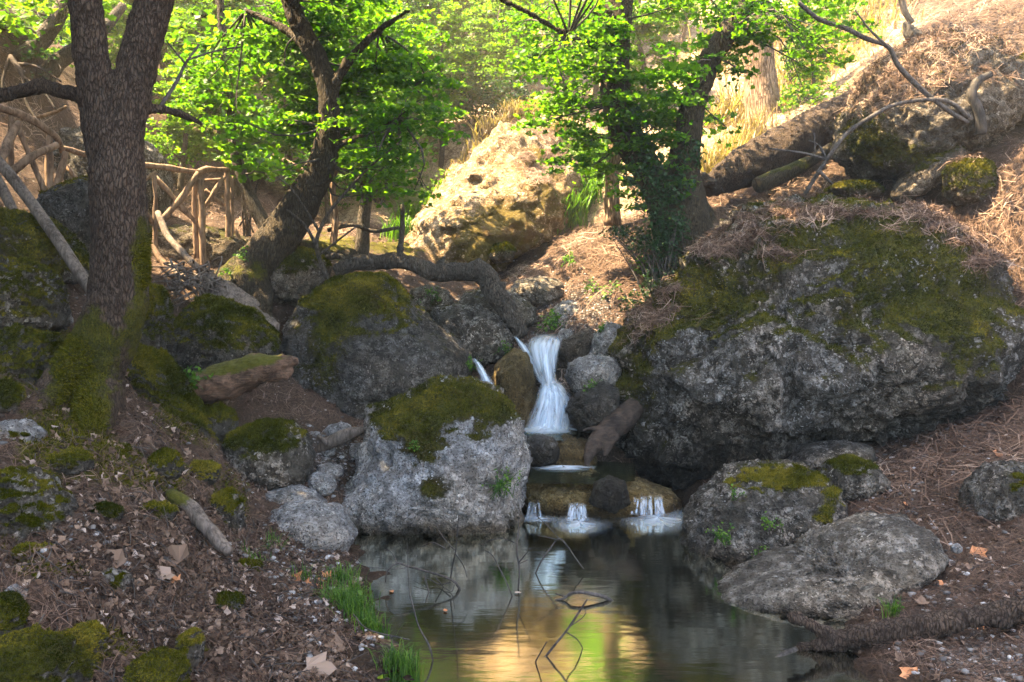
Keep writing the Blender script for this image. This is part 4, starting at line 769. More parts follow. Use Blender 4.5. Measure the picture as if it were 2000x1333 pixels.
for x, y, Yc, rx, rz, n in [(690,230,7.9,.55,.22,560),(760,180,7.8,.6,.2,560),(600,200,7.9,.5,.25,480),(540,150,8.1,.55,.25,380),(690,120,7.9,.6,.25,620),(760,80,8.0,.6,.25,560),(620,60,7.9,.5,.3,480),(500,60,8.3,.6,.3,500),(690,30,8.0,.6,.3,560),(800,260,7.7,.4,.16,200),(700,310,7.8,.5,.18,240),(640,270,7.8,.35,.18,160),(560,250,8.0,.45,.16,220),(760,340,8.0,.4,.14,130),(840,120,8.2,.5,.2,420),(600,330,7.9,.3,.14,80),(470,230,8.4,.5,.18,240),(430,150,8.6,.5,.2,340),(720,390,8.6,.4,.12,80),(820,200,8.0,.35,.12,220),(570,20,8.0,.5,.25,420)]:
    for q in range(3):
        cl.append((P(x + rg.normal() * 38, y + rg.normal() * 24, Yc + .55 + rg.normal() * .35), (rx * .75, rx * .75, rz * .7), int(n * .80)))
for k in range(8):  # overhead sprays out of view, added for more foreground shade
    x, y = rg.uniform(-6, -.2), rg.uniform(6, 7.8); cl.append(((x, y, max(6, CH + .33 * y + .9) + rg.uniform(0, 1.6)), (.9, .9, .4), 300))
ty = np.array([0, 60, 120, 180, 250, 320, 380]); tx = np.array([565, 590, 622, 640, 642, 628, 598])
for i_, (c, r, n) in enumerate(cl):                  # keep the trunk visible: sprays close to it hang behind it
    u_ = project(np.array([c]))
    if abs(u_[0][0] - np.interp(u_[1][0], ty, tx)) < 55 and 0 < u_[1][0] < 380: cl[i_] = (P(u_[0][0], u_[1][0], 8.85), r, n)
V, F = merge(twigs(cl, [P(642,250,8.3), P(640,180,8.3), P(622,120,8.3), P(590,60,8.3), P(565,0,8.3), P(740,60,8.1), P(480,20,8.7), P(780,230,7.9), P(480,-320,8.4), P(630,310,8.3)], rg, 2, .008))
mesh_np('branch', V - base, F, M['twig'], parent=tB, attrs=dict(moss=np.zeros(len(V)) - 1))
crown(tB, base, cl, .047, LOBED, M['leaf'], rg)

# --- C: the ivy-hung double tree right of the stream
wood = [tb([(1350,520,9.0,123),(1345,460,9.0,99),(1338,400,9.0,81),(1335,330,9.0,63),(1345,250,9.0,51),(1362,180,9.0,46),(1390,110,9.0,42),(1428,55,9.0,39),(1470,-10,9.0,35),(1540,-140,9.0,30),(1640,-330,9.1,21)], 18, .04, .08, 22),
        tb([(1330,480,9.0,88),(1300,400,9.0,67),(1262,330,9.0,58),(1226,270,9.0,62),(1206,200,9.0,60),(1202,120,9.0,56),(1206,40,9.0,55),(1210,-60,9.0,51),(1190,-300,9.0,39)], 18, .04, .08, 23),
        tb([(1340,490,9.0,79),(1300,530,8.85,49),(1270,560,8.75,30)], 10, .04, .2, 24), tb([(1350,480,9.0,79),(1390,500,8.95,44),(1420,520,8.9,26)], 10, .04, .2, 25),
        tb([(1360,340,9.3,14),(1372,390,9.2,19),(1392,440,9.1,23),(1400,460,9.0,18)], 8, .04, .2, 26), tb([(1222,140,9.0,21),(1180,100,8.8,16),(1110,70,8.6,12),(1040,30,8.4,9),(970,-5,8.3,9)], 8, .04, .2, 27),
        tb([(1300,520,9.0,23),(1285,450,8.95,21),(1275,400,8.9,16)], 8, .04, .2, 28)]
V, F = organic(wood, .02, 3); V = rough_skin(V, F, .010, (24, 24, 9), 6); base = P(1340, 500, 9.0)
tC = thing('twin_trunk_tree', 'dark tree splitting into two stems hung with leaves, behind the giant boulder', 'tree', base)
mesh_np('trunk', V - base, F, M['bark_moss'], parent=tC, attrs=dict(moss=moss_attr(V, F, [(1370,470,50,.3,60)], .4, .75)))
cl = []
for x, y, Yc, rx, rz, n in [(1110,60,8.7,.55,.28,520),(1150,130,8.6,.5,.25,480),(1100,200,8.6,.45,.18,380),(1060,120,8.7,.45,.2,320),(1180,210,8.5,.4,.25,420),(1240,120,8.6,.35,.35,420),(1240,220,8.5,.35,.3,420),(1280,300,8.5,.35,.3,420),(1220,330,8.6,.3,.22,300),(1290,190,8.6,.35,.3,340),(1320,80,8.7,.4,.3,400),(1400,40,8.8,.5,.25,440),(1480,30,8.8,.5,.2,380),(1570,40,8.7,.5,.16,300),(1640,15,8.6,.45,.14,240),(1190,30,8.5,.4,.25,420),(1110,270,8.6,.4,.14,300),(1060,215,8.7,.35,.12,200),(1330,260,8.7,.25,.25,200),(1420,120,8.7,.35,.16,200),(1530,100,8.7,.3,.1,130),(1290,370,8.6,.25,.2,220),(1150,290,8.6,.3,.15,200),(1380,220,8.8,.25,.2,110),(1040,30,8.8,.5,.25,340),(1600,130,8.6,.2,.12,60),(1340,0,8.6,.5,.2,360)]:
    for q in range(3):
        cl.append((P(x + rg.normal() * 34, y + rg.normal() * 24, Yc + .4 + rg.normal() * .35), (rx * .75, rx * .75, rz * .7), int(n * .80)))
for k in range(46):  # unseen upper sprays, added to put the right slope in shade
    x, y = rg.uniform(.6, 5.4), rg.uniform(6.5, 12.5); cl.append(((x, y, CH + .33 * y + .65 + rg.uniform(0, .9)), (.75, .75, .3), 420))
V, F = merge(twigs(cl, [P(1226,270,9.), P(1206,200,9.), P(1202,120,9.), P(1206,40,9.), P(1335,330,9.), P(1362,180,9.), P(1390,110,9.), P(1428,55,9.), P(1470,-10,9.), P(1110,70,8.6), P(1190,-300,9), P(1640,-330,9.1)], rg, 2, .008))
mesh_np('branch', V - base, F, M['twig'], parent=tC, attrs=dict(moss=np.zeros(len(V)) - 1))
crown(tC, base, cl, .047, LOBED, M['leaf'], rg)
cl = [(P(x, y, Yc), (r, r, r * 1.1), n) for x, y, Yc, r, n in [(1290,400,8.6,.26,500),(1260,330,8.6,.22,400),(1320,360,8.65,.2,300),(1240,250,8.65,.22,360),(1300,470,8.7,.3,500),(1350,300,8.8,.16,200)]]
crown(tC, base, cl, .045, OVAL, M['leaf_dark'], rg, 'ivy', tilt=1.0, layers=False)

# --- slim trunk, shaggy sunlit trunk and thin trunks
def slim(name, label, L, mat, cat='tree', cl=None, size=.08, shape=LOBED, leafm='leaf', moss=-1, group=None, wob=.12, br=3):
    base = P(*L[0][:3]); p, r = pr(L); V, F = tube(p, r, 12, .06, wob, int(L[0][0]))
    V = rough_skin(V, F, .006, (20, 20, 6), 8) if r[0] > .05 else V
    t = thing(name, label, cat, base, group)
    mesh_np('trunk', V - base, F, M[mat], parent=t, attrs=dict(moss=np.zeros(len(V)) + moss + fbm(V * 2, 5, 3) * .3))
    if cl:
        c2 = [(P(a, b, y), (rr, rr, rz), n) for a, b, y, rr, rz, n in cl]
        V, F = merge(twigs(c2, p, rg, br, .009)); mesh_np('branch', V - base, F, M['twig'], parent=t, attrs=dict(moss=np.zeros(len(V)) - 1))
        crown(t, base, c2, size, shape, M[leafm], rg)
    return t
slim('slim_tree', 'slim reddish trunk rising from the needle slope left of the twin stemmed tree', [(1196,440,10.4,36),(1195,400,10.4,30),(1197,340,10.4,28),(1203,270,10.4,27),(1212,180,10.4,25),(1220,60,10.4,22),(1225,-60,10.4,18)], 'bark_red', cl=[(1190,270,10.2,.4,.14,160),(1150,330,10.3,.4,.12,140),(1230,-40,10.4,.8,.3,300)])
slim('pine_tree', 'thick sunlit trunk with shaggy peeling bark on the upper right slope', [(1500,262,13.2,96),(1492,225,13.2,74),(1486,170,13.2,64),(1480,100,13.2,60),(1474,20,13.2,56),(1466,-120,13.2,50),(1460,-400,13.2,36)], 'bark_red', wob=.06, cl=[(1460,-300,13,1.3,.5,300),(1560,-380,13,1.3,.5,300)], shape=OVAL, size=.10, leafm='leaf_dark')
slim('pale_tree', 'pale thin trunk standing just behind the moss-backed boulder, near the middle', [(706,505,10.0,30),(710,440,10.0,24),(716,380,10.0,22),(714,320,10.0,21),(706,230,10.0,20),(694,120,10.0,18),(684,0,10.0,16),(676,-120,10,12)], 'bark_grey', cl=[(720,300,9.8,.5,.2,260),(650,150,10.2,.6,.25,320),(760,60,10.2,.6,.25,320),(700,-40,10.2,.8,.3,360)])
slim('leaning_tree', 'thin brown trunk leaning left behind the fence end post', [(528,458,9.8,30),(495,400,9.8,26),(472,340,9.8,22),(455,270,9.8,20),(445,180,9.8,18),(436,80,9.8,16),(428,-30,9.8,12)], 'bark_grey', cl=[(440,200,9.6,.5,.2,260),(400,90,9.8,.6,.25,300),(500,330,9.6,.35,.1,120),(470,290,9.5,.4,.12,160)])
slim('sapling', 'thin reddish sapling trunk left of the pale thin trunk', [(648,500,9.4,14),(655,430,9.4,13),(650,370,9.4,12),(656,310,9.4,11),(652,240,9.4,9)], 'bark_red', 'sapling', cl=[(655,300,9.3,.4,.12,140),(690,250,9.3,.4,.12,140)])
slim('pine_tree', 'dark pine with drooping needle sprays at the top left of centre', [(446,330,13,26),(452,200,13,24),(446,120,13,22),(438,20,13,20),(430,-100,13,17)], 'bark_grey', cl=[(420,20,12.6,.5,.3,900),(455,40,12.6,.35,.45,800),(400,70,12.7,.3,.35,500),(800,40,13.5,.35,.6,700),(820,-20,13.5,.5,.5,700)], shape=OVAL, size=.055, leafm='leaf_dark', br=1)
slim('bank_tree', 'trunk slanting right from the top of the earth bank at the upper left', [(40,120,9.6,40),(80,80,9.7,34),(110,40,9.8,30),(128,0,9.9,28),(150,-80,10,22)], 'bark_grey', cl=[(60,20,9.6,.6,.3,360),(130,10,9.7,.5,.25,260),(10,50,9.5,.5,.2,260),(100,-20,9.6,.6,.3,300)], leafm='leaf_lime')
slim('bank_tree', 'dark limb-like trunk growing sideways out of the earth bank at the upper left', [(75,165,9.8,44),(110,125,9.9,34),(150,95,10.0,28),(200,60,10.2,22),(240,10,10.4,16)], 'bark_grey', cl=[(90,110,9.4,.25,.2,300),(150,40,9.8,.4,.25,220)], leafm='leaf_dark', shape=OVAL, size=.05)
slim('background_tree', 'straight brown trunk at the top left corner behind the earth bank', [(70,180,14,34),(72,80,14,30),(75,-40,14,26)], 'bark_red', cl=[(30,10,13.6,1.0,.4,500),(120,30,13.8,.8,.4,400)], leafm='leaf_lime')

# --- trees growing behind on the hillside: three kinds, copied
def wild(seed, h, mat, leafm, shape, size, spread=1.0, n=780, low=.25, k=15):
    rg2 = np.random.default_rng(seed); p = [np.zeros(3)]
    for i in range(1, 7): p.append(np.array([rg2.normal() * .12, rg2.normal() * .12, 1.0]) * h / 6 + p[-1])
    r = np.linspace(.11, .02, 7) * h / 6
    parts = [tube(p, r, 9, .15, .15, seed)]; C, _ = spline(p, r, .1); cl = []
    for q in range(k):
        f = low + (1 - low) * (q + rg2.random()) / k; a = C[min(int(f * len(C)), len(C) - 1)]; an = q * 2.4 + rg2.random()
        L = spread * (1.25 - f * .75) * h / 6 * (0.7 + .6 * rg2.random()); e = a + np.array([math.cos(an) * L, math.sin(an) * L, .25 * L + .1])
        parts.append(tube([a, (a + e) / 2 + np.array([0, 0, .12 * L]), e], [.035 * h / 6, .022 * h / 6, .006], 6, .15, .25, q))
        cl.append((e, (L * .62, L * .62, .22 + .1 * L), n)); cl.append(((a + e) / 2, (L * .45, L * .45, .2), n // 3))
    V, F = merge(parts); o = thing('hillside_tree', '', 'tree', (0, 0, 0))
    mesh_np('trunk', V, F, M[mat], parent=o, attrs=dict(moss=np.zeros(len(V)) - 1))
    p, nn = cloud(cl, rg2); V, F, ti = leaves(p, nn, size, shape, rg2)
    t2 = fbm(np.repeat(p, len(shape), 0) * 1.0, 9, 3)
    mesh_np('crown', V, F, M[leafm], parent=o, attrs=dict(tint=np.clip(ti * .6 + .2 + t2 * .5, 0, .95)), smooth=False)
    return o
kinds = [wild(301, 6.5, 'bark_grey', 'leaf', OVAL, .10), wild(302, 5.2, 'bark_red', 'leaf_lime', OVAL, .095, 1.15), wild(303, 3.4, 'bark_grey', 'leaf_lime', OVAL, .085, 1.2, 700, .15, 12), wild(304, 7.5, 'bark_grey', 'leaf', OVAL, .11, .9, 800, .3, 16)]
KL = ['green-crowned tree growing on the hillside behind', 'lime-green tree with reddish trunk on the hillside behind', 'bushy lime-green sapling on the hillside behind', 'tall green tree on the far hillside']
used = set()
for k, px_, Yd, rz, sc in [(0,330,14.5,.3,1),(1,420,15.5,1.7,1),(2,560,13.4,2.2,.8),(0,620,16,3.0,1.1),(1,760,17,.9,1.1),(2,470,12.2,.4,.8),(3,240,18,1.2,1.1),(3,520,20,2.5,1.1),(3,820,21,4.0,1.0),(1,900,19,5.0,.9),(0,150,17,2.0,1.1),(2,720,14.5,3.3,.9),(2,810,16,5.5,.8),(3,60,21,.5,1.1),(1,20,16,3.8,1),(0,1120,18,1.0,.9),(2,960,16.5,2.9,.9),(3,1050,23,3.5,1.0),(3,680,24,5.2,1.1),(3,400,24,4.4,1.2),(2,1260,15,1.1,.9),(1,1330,18,2.1,.8),(2,1590,13.6,.7,.5),(0,1420,21,4,.8),(2,640,12,1,.6),(2,350,11.8,3.6,.7),(2,860,14.5,1.9,.75),(2,930,17.5,4.1,1.0),(1,820,19,2.2,.9),(2,1010,18,.3,.9),(1,1080,20,3.1,.9),(2,700,13,4.4,.8),(2,770,18,6.0,1.1),(1,650,15,2.6,.8),(2,590,14.6,5.1,.9),(2,430,14,1.3,.9),(1,270,14,2.9,.9),(2,180,13,4.0,.9),(2,1160,16,2.4,.9),(2,620,17,.2,1.1),(2,480,17.5,3.3,1.2),(2,380,19,1.2,1.2),(2,560,21,2.2,1.4),(2,840,21,5.2,1.3),(2,930,22,.9,1.3),(2,730,21,3.9,1.4),(2,300,16,5.7,1.0),(2,1010,15.2,2.0,.6),(2,1240,19,.5,1.1),(2,120,18,2.2,1.2)]:
    x = (px_ - 1000) / FP * Yd; loc = gpt(x, Yd) - np.array([0, 0, .08]); grp = ['green trees on the hillside', 'lime-green trees on the hillside', 'lime-green saplings on the hillside', 'tall trees on the far hillside'][k]
    if k < 2: sc *= .55
    if k == 3: sc *= .5
    if k in used: o = dup(kinds[k], loc, rz, sc)
    else: used.add(k); o = kinds[k]; o.location = tuple(loc); o.rotation_euler = (0, 0, rz); o.scale = (sc,) * 3
    o['label'] = KL[k]; o['group'] = grp
# ------------------------------------------------------------------ dead wood, fence, falling water
rg = np.random.default_rng(23)
def ground_Y(px_, py_, lo=2.3, hi=12.0):              # where a sight line meets the ground or the pool
    ys = np.linspace(lo, hi, 700); z = CH + (HZ - py_) / FP * ys
    h = np.nonzero(z <= np.maximum(gz((px_ - 1000) / FP * ys, ys), 0) + .01)[0]; return ys[h[0]] if len(h) else hi
def on_ground(L, lift=.5):                            # lay a branch on what is under it
    return [(a, b, ground_Y(a, b + w_ * lift * .5) - .02, w_) for a, b, _, w_ in L]
def stick(name, label, Ls, mat, cat, mossb=(), up=9, seg=10, step=.04, wob=.2, weld=None, group=None, rs=0):
    parts = [tb(L, seg, step, wob, 31 + 3 * i) for i, L in enumerate(Ls)]
    V, F = organic(parts, weld, 2) if weld else merge(parts)
    if rs: V = rough_skin(V, F, rs, (26, 26, 10), 4)
    base = P(*Ls[0][0][:3])
    o = mesh_np(name, V, F, M[mat], loc=base, attrs=dict(moss=moss_attr(V, F, mossb, .4, up) if (mossb or up < 5) else np.zeros(len(V)) - 1))
    return tag(o, label, cat, group)
stick('fallen_branch', 'crooked bark-covered branch bent over the stream above the waterfall', [[(655,528,8.5,22),(675,517,8.5,26),(720,511,8.5,28),(790,512,8.5,30),(850,533,8.5,36),(905,532,8.5,34),(945,528,8.5,36)],[(928,512,8.5,26),(945,532,8.5,44),(968,570,8.45,42),(995,610,8.4,36),(1022,658,8.35,24)],[(790,512,8.5,14),(782,490,8.5,12),(785,462,8.6,8)],[(690,516,8.5,12),(660,500,8.6,10),(630,505,8.7,8)],[(850,530,8.5,20),(862,512,8.5,13),(868,502,8.5,8)],[(965,565,8.45,24),(985,556,8.4,12)]], 'bark_grey', 'branch', seg=14, wob=.35, weld=.012, rs=.011)
stick('fallen_log', 'huge fallen trunk strewn with needles, sloping up behind the giant boulder', [[(1378,368,9.8,36),(1420,345,9.9,58),(1460,325,10,80),(1530,290,10.2,84),(1610,245,10.6,80),(1700,200,11,74),(1760,160,11.4,70)],[(1462,345,9.9,70),(1455,305,9.95,34),(1452,285,9.95,14)],[(1380,365,9.75,40),(1368,340,9.75,20)]], 'bark', 'log', [(1420,335,40,.5,16)], .9, seg=18, wob=.10, weld=.025, rs=.016)
stick('mossy_log', 'thin moss-topped log lying under the huge fallen trunk', [[(1478,362,9.4,30),(1520,345,9.5,32),(1570,322,9.6,26),(1622,290,9.8,20)]], 'bark_moss', 'log', [(1550,325,70,.7,14)], .3)
stick('mossy_log', 'rotting log with a moss coat and torn reddish end, above the small dark boulder', [[(345,770,6.3,50),(400,755,6.3,62),(460,735,6.3,70),(510,722,6.3,58),(545,710,6.3,38),(582,703,6.3,12)],[(500,735,6.3,30),(550,735,6.3,22),(570,722,6.3,8)]], 'rot', 'log', [(440,715,70,1.1,22),(510,705,40,.8,10)], .55, seg=16, wob=.3, weld=.014, rs=.012)
stick('root_stump', 'pale torn root stump behind the wedge boulder, fraying into the root heap', [[(400,545,7.8,40),(430,575,7.7,46),(470,600,7.6,40),(520,632,7.5,30),(545,640,7.5,16)],[(410,560,7.75,30),(450,570,7.7,34),(500,598,7.6,20)]], 'dead', 'stump', seg=12, wob=.35, weld=.014, rs=.012)
L = []
for k in range(60):
    a = (rg.uniform(330, 420), rg.uniform(510, 575)); L.append([(a[0], a[1], 7.8, 4), (a[0] + rg.uniform(-30, 30), a[1] + rg.uniform(-14, 14), 7.6, 4), (a[0] + rg.uniform(-70, 50), a[1] + rg.uniform(-10, 45), 7.55, 2)])
stick('root_heap', 'heap of fine bleached roots and twigs left of the torn stump', L, 'dead', 'roots', seg=5, step=.06)
stick('driftwood', 'bleached driftwood stick caught left of the pale central boulder', [[(610,885,6.6,10),(640,866,6.55,24),(680,848,6.5,26),(712,838,6.5,14)],[(640,866,6.5,14),(620,850,6.55,8)]], 'dead', 'driftwood', seg=10, wob=.3, weld=.012)
stick('driftwood', 'dark gnarled root wedged below the falls against the giant boulder', [[(1245,795,7.2,40),(1215,822,7.12,46),(1186,845,7.04,42),(1163,868,6.97,34),(1150,890,6.92,20),(1145,916,6.88,6)],[(1200,850,7.0,30),(1185,872,6.95,22),(1180,892,6.92,8)],[(1186,845,7.0,18),(1160,836,6.98,10),(1136,842,6.95,4)]], 'root', 'driftwood', seg=14, wob=.3, weld=.009, rs=.004)
stick('fallen_branch', 'moss-ended pale stick lying down the middle of the left bank', [[(330,965,4.5,22),(365,985,4.45,26),(395,1020,4.4,25),(425,1055,4.35,26),(448,1078,4.3,18)]], 'dead', 'stick', [(345,968,28,1.2,22)], 9, rs=.006)
stick('fallen_branch', 'thick dark branch with cracked bark across the right bank, forked at the water', [[(2080,1165,3.95,46),(2000,1192,3.95,46),(1900,1208,3.95,42),(1800,1222,3.96,40),(1700,1238,3.98,36),(1640,1252,4.0,36),(1600,1258,4.0,22),(1560,1262,4.02,12)],[(1640,1252,4.0,30),(1605,1235,4.0,26),(1570,1214,4.0,20),(1543,1206,4.0,14)]], 'bark', 'branch', [(1900,1205,60,.25,14)], .9, seg=14, weld=.008, rs=.012, wob=.2)
stick('sunken_branch', 'sunken dark branch under the water at the lower right', [[(1600,1262,4.1,14),(1545,1275,4.0,16),(1500,1300,3.9,14),(1440,1322,3.85,10),(1370,1335,3.8,7)],[(1545,1275,4.0,12),(1500,1268,4.05,8)]], 'twig', 'branch')
stick('dead_branch', 'long dead branch arching down from the top right onto the slope', [[(1560,5,8.05,8),(1600,38,8.05,9),(1650,55,8.05,9),(1690,75,8.05,10),(1735,92,8.05,9),(1755,130,8.05,10),(1800,175,8.05,10),(1850,215,8.05,9),(1890,240,8.05,9)],[(1735,92,8.05,6),(1700,60,8.0,4),(1670,20,8.0,3)]], 'twig', 'branch', wob=.15)
stick('dead_branch', 'thin dead branch bowed from the slope down toward the boulder crown', [[(1892,230,8.05,10),(1845,197,8.05,9),(1755,203,8.0,8),(1690,235,8.0,8),(1650,265,8.0,8),(1615,312,8.0,8),(1590,350,8.05,8),(1572,380,8.1,7)],[(1615,312,8.0,6),(1570,300,8.0,5),(1500,290,8.05,3)],[(1615,312,8.0,6),(1600,285,8.0,4),(1580,275,8.0,3)],[(1600,335,8.0,8),(1625,360,8.05,5)],[(1592,300,8.0,4),(1590,260,8.0,2)]], 'twig', 'branch', wob=.15)
stick('snag', 'short dead snag stump upright on the right slope', [[(1915,262,8.1,22),(1912,225,8.1,20),(1897,185,8.1,18),(1910,158,8.1,16),(1935,145,8.1,12)]], 'dark_wood', 'stump', rs=.006)
stick('snag', 'broken dark stub on the ridge at the upper right', [[(1815,100,10.3,34),(1790,80,10.3,30),(1772,58,10.3,20),(1766,44,10.3,6)]], 'dark_wood', 'stump', wob=.5, weld=.016, rs=.012)
stick('bare_branch', 'white dead stick leaning at the top of the photo above the right slope', [[(1782,46,11,11),(1768,25,11,12),(1755,-20,11,12)]], 'dead', 'branch')
stick('dead_sapling', 'grey leafless sapling twisting beside the peaked boulder and curved tree', [[(640,545,7.9,10),(625,510,7.9,9),(618,470,7.9,8),(640,420,7.9,7),(680,370,7.9,6),(730,320,7.9,4),(790,270,7.9,3)],[(618,480,7.9,8),(595,440,7.9,6),(560,410,7.9,4)],[(625,455,7.9,6),(600,415,7.9,5),(570,370,7.9,4),(540,345,7.9,3)],[(622,500,7.9,6),(660,470,7.9,4),(700,440,7.9,3)]], 'bark_grey', 'sapling', seg=7)
stick('dead_branch', 'sagging grey branch strung between the thin trunks at mid height', [[(640,450,9.6,9),(690,440,9.6,8),(730,452,9.6,8),(780,445,9.6,7)],[(780,505,9.6,12),(785,450,9.6,11),(786,400,9.6,8)]], 'bark_grey', 'branch', seg=7)
stick('mossy_log', 'needle-strewn mossy log end between the curved tree and the peaked boulder', [[(580,480,9,24),(640,488,9,30),(690,500,8.9,26)]], 'bark_moss', 'log', [(650,485,60,.6,20)], .5)
stick('fallen_branch', 'pale slanting dead pole behind the curved tree', [[(520,300,10.6,10),(560,318,10.6,12),(595,335,10.6,12)]], 'pole', 'branch')
stick('root', 'tangled bare roots hanging from the earth bank at the upper left', [[(20,110,9.2,10),(45,150,9.1,9),(52,200,9.05,7),(75,240,9.0,4)],[(45,150,9.1,6),(85,180,9.05,5),(110,215,9.0,3)],[(20,110,9.2,8),(5,160,9.1,6),(12,200,9.05,4)],[(30,125,9.2,7),(70,130,9.1,5),(120,160,9.1,3)]], 'root', 'roots')
stick('fallen_branch', 'curved brown branch on the earth bank above the fence', [[(-10,235,9.2,7),(50,232,9.2,8),(100,222,9.2,7),(130,208,9.2,5)]], 'pole', 'branch')
for nm, label, L in [('sunken_twig','forked twig with many fingers reaching over the pool from the left',[[(898,1152,-.0,7),(885,1135,0,7),(846,1120,0,6),(801,1108,0,5),(776,1101,0,5),(757,1116,0,4),(753,1138,0,3)],[(892,1143,0,6),(905,1152,0,5),(940,1160,0,3)],[(830,1125,0,4),(838,1160,0,4),(845,1180,0,4),(820,1190,0,3)],[(850,1128,0,4),(868,1150,0,3),(870,1175,0,3)],[(880,1130,0,5),(884,1105,0,4),(890,1076,0,4),(893,1040,0,3),(896,1008,0,2)],[(888,1075,0,3),(865,1050,0,3),(850,1020,0,2)],[(888,1080,0,3),(905,1105,0,3),(912,1128,0,2)],[(870,1072,0,3),(845,1060,0,3),(825,1068,0,2)],[(845,1178,0,3),(858,1190,0,2),(870,1195,0,2)],[(880,1138,0,4),(858,1142,0,3),(835,1130,0,2),(826,1140,0,2)],[(800,1108,0,3),(770,1112,0,2),(720,1108,0,1.6)],[(838,1150,0,2.4),(822,1142,0,2),(808,1134,0,1.4)],[(868,1148,0,2.4),(882,1156,0,2),(888,1142,0,1.4)],[(776,1101,0,3),(765,1080,0,2),(750,1070,0,1.4)]]),
        ('sunken_twig','upright thin twig with a bent arm standing in the middle of the pool',[[(1012,1150,0,5),(1014,1110,0,5),(1009,1076,0,5),(1012,1040,0,4),(1013,1015,0,3)],[(1009,1062,0,4),(985,1053,0,3),(960,1055,0,3),(940,1066,0,2)],[(1013,1100,0,4),(1025,1085,0,3),(1036,1072,0,2)],[(1013,1102,0,3),(1030,1094,0,2.4)]]),
        ('sunken_twig','slim leaning twig left of the upright one in the pool',[[(1000,1165,0,4),(990,1140,0,4),(974,1108,0,4),(962,1085,0,3),(948,1076,0,3)]]),
        ('sunken_twig','hooped dark twig right of the upright one below the small falls',[[(1046,1120,0,4),(1056,1098,0,4),(1072,1075,0,4),(1092,1052,0,4),(1110,1070,0,4),(1125,1092,0,4),(1140,1112,0,3)],[(1092,1052,0,3),(1070,1028,0,3),(1040,1000,0,2)],[(1092,1055,0,3),(1070,1050,0,3),(1050,1046,0,2)],[(1065,1085,0,3),(1050,1080,0,2)]]),
        ('sunken_branch','grey arched branch breaking the water in the middle of the pool',[[(1085,1173,0,6),(1104,1168,0,8),(1112,1160,0,9),(1135,1157,0,10),(1160,1161,0,11),(1185,1168,0,11),(1210,1184,0,9),(1260,1200,-.02,12)],[(1104,1166,0,5),(1086,1160,0,4)]]),
        ('sunken_twig','straight grey twig slanting up from the water at the bottom centre',[[(1066,1282,0,6),(1085,1258,0,6),(1105,1234,0,6),(1125,1205,0,6),(1147,1170,0,4)],[(1105,1234,0,4),(1128,1250,0,4),(1141,1272,0,3)],[(1066,1282,0,5),(1046,1295,0,5),(1056,1275,0,4),(1068,1254,0,3)],[(1112,1225,0,4),(1140,1205,0,2.6),(1144,1192,0,2)]]),
        ('sunken_twig','pale curved twig at the pool margin near the left bank',[[(845,1290,0,5),(838,1262,0,6),(818,1225,0,5),(808,1190,0,4),(801,1165,0,4)],[(801,1170,0,3),(797,1120,0,2.4),(796,1060,0,1.6)]]),
        ('sunken_twig','short twig rising beside the grass at the left pool edge',[[(770,1290,0,6),(766,1260,0,5),(765,1242,0,4)],[(800,1250,0,4),(720,1230,0,4),(690,1200,.1,3)]])]:
    Yb = W(L[0][0][0], L[0][0][1])[1]
    LL = [[(a, b, Yb + (.05 * i if j else 0) * (1 if (j % 2) else -1), w_ * .72) for i, (a, b, z, w_) in enumerate(B)] for j, B in enumerate(L)]
    base0 = LL[0][0]; stick(nm, label, LL, 'twig', 'twig', seg=6, step=.02, wob=.4)

# --- rustic pole fence
base = P(300, 500, 8.8)
fence = thing('rustic_fence', 'rustic fence of peeled crooked poles along the path on the left', 'fence', base)
def fp(name, L, mat='pole'):
    p, r = pr(L); r = [q * .86 for q in r]; V, F = tube(p, r, 10, .05, .3, int(L[0][0]) + 5); V = V + vnormals(V, F) * (fbm(V * 9, 2, 3) * .012)[:, None]
    mesh_np(name, V - base, F, M[mat], parent=fence, attrs=dict(moss=np.zeros(len(V)) - 1))
fp('rail', [(-40,200,7.1,17),(0,210,7.2,17),(55,230,7.4,17),(105,264,7.6,15),(122,296,7.8,13)])
fp('rail', [(118,288,7.9,12),(190,308,8.2,13),(265,320,8.5,13),(330,328,8.7,14),(388,338,8.9,13)])
fp('rail', [(384,338,8.9,13),(405,331,9.0,14),(447,332,9.2,12)])
for L in [[(21,225,7.3,13),(20,335,7.3,15)],[(97,264,7.6,15),(94,388,7.6,17)],[(302,340,8.6,9),(303,400,8.6,10),(302,500,8.6,11)],[(380,345,8.9,11),(380,440,8.9,13),(385,505,8.9,13)],[(393,350,8.85,13),(394,440,8.85,15),(398,528,8.85,15)],[(443,334,9.2,11),(445,430,9.2,13),(447,528,9.2,15)],[(454,345,9.25,8),(453,440,9.25,9),(452,522,9.25,9)]]: fp('post', L)
for L in [[(35,248,7.4,12),(60,310,7.45,13),(88,380,7.5,12)],[(24,334,7.2,20),(60,308,7.3,19),(112,284,7.5,15)],[(0,318,6.9,20),(20,270,7.1,20),(37,240,7.2,16)],[(128,298,7.7,14),(118,340,7.65,16),(103,388,7.6,18)],[(130,325,7.8,10),(156,356,7.8,10)],[(306,335,8.6,9),(280,355,8.55,10),(259,381,8.5,9)],[(388,338,8.85,13),(355,385,8.75,15),(315,432,8.65,13)],[(303,345,8.7,11),(345,392,8.75,12),(384,436,8.85,12)],[(438,345,9.1,9),(420,372,9.05,10),(400,404,9.0,10)],[(400,372,9.1,9),(438,403,9.2,9)],[(400,353,9.15,7),(440,351,9.2,7)],[(259,380,8.5,9),(280,408,8.55,11),(300,436,8.6,10)],[(262,428,8.2,14),(300,485,8.1,15),(345,548,8.0,14)],[(455,440,9.3,8),(478,492,9.3,9)]]: fp('brace', L)
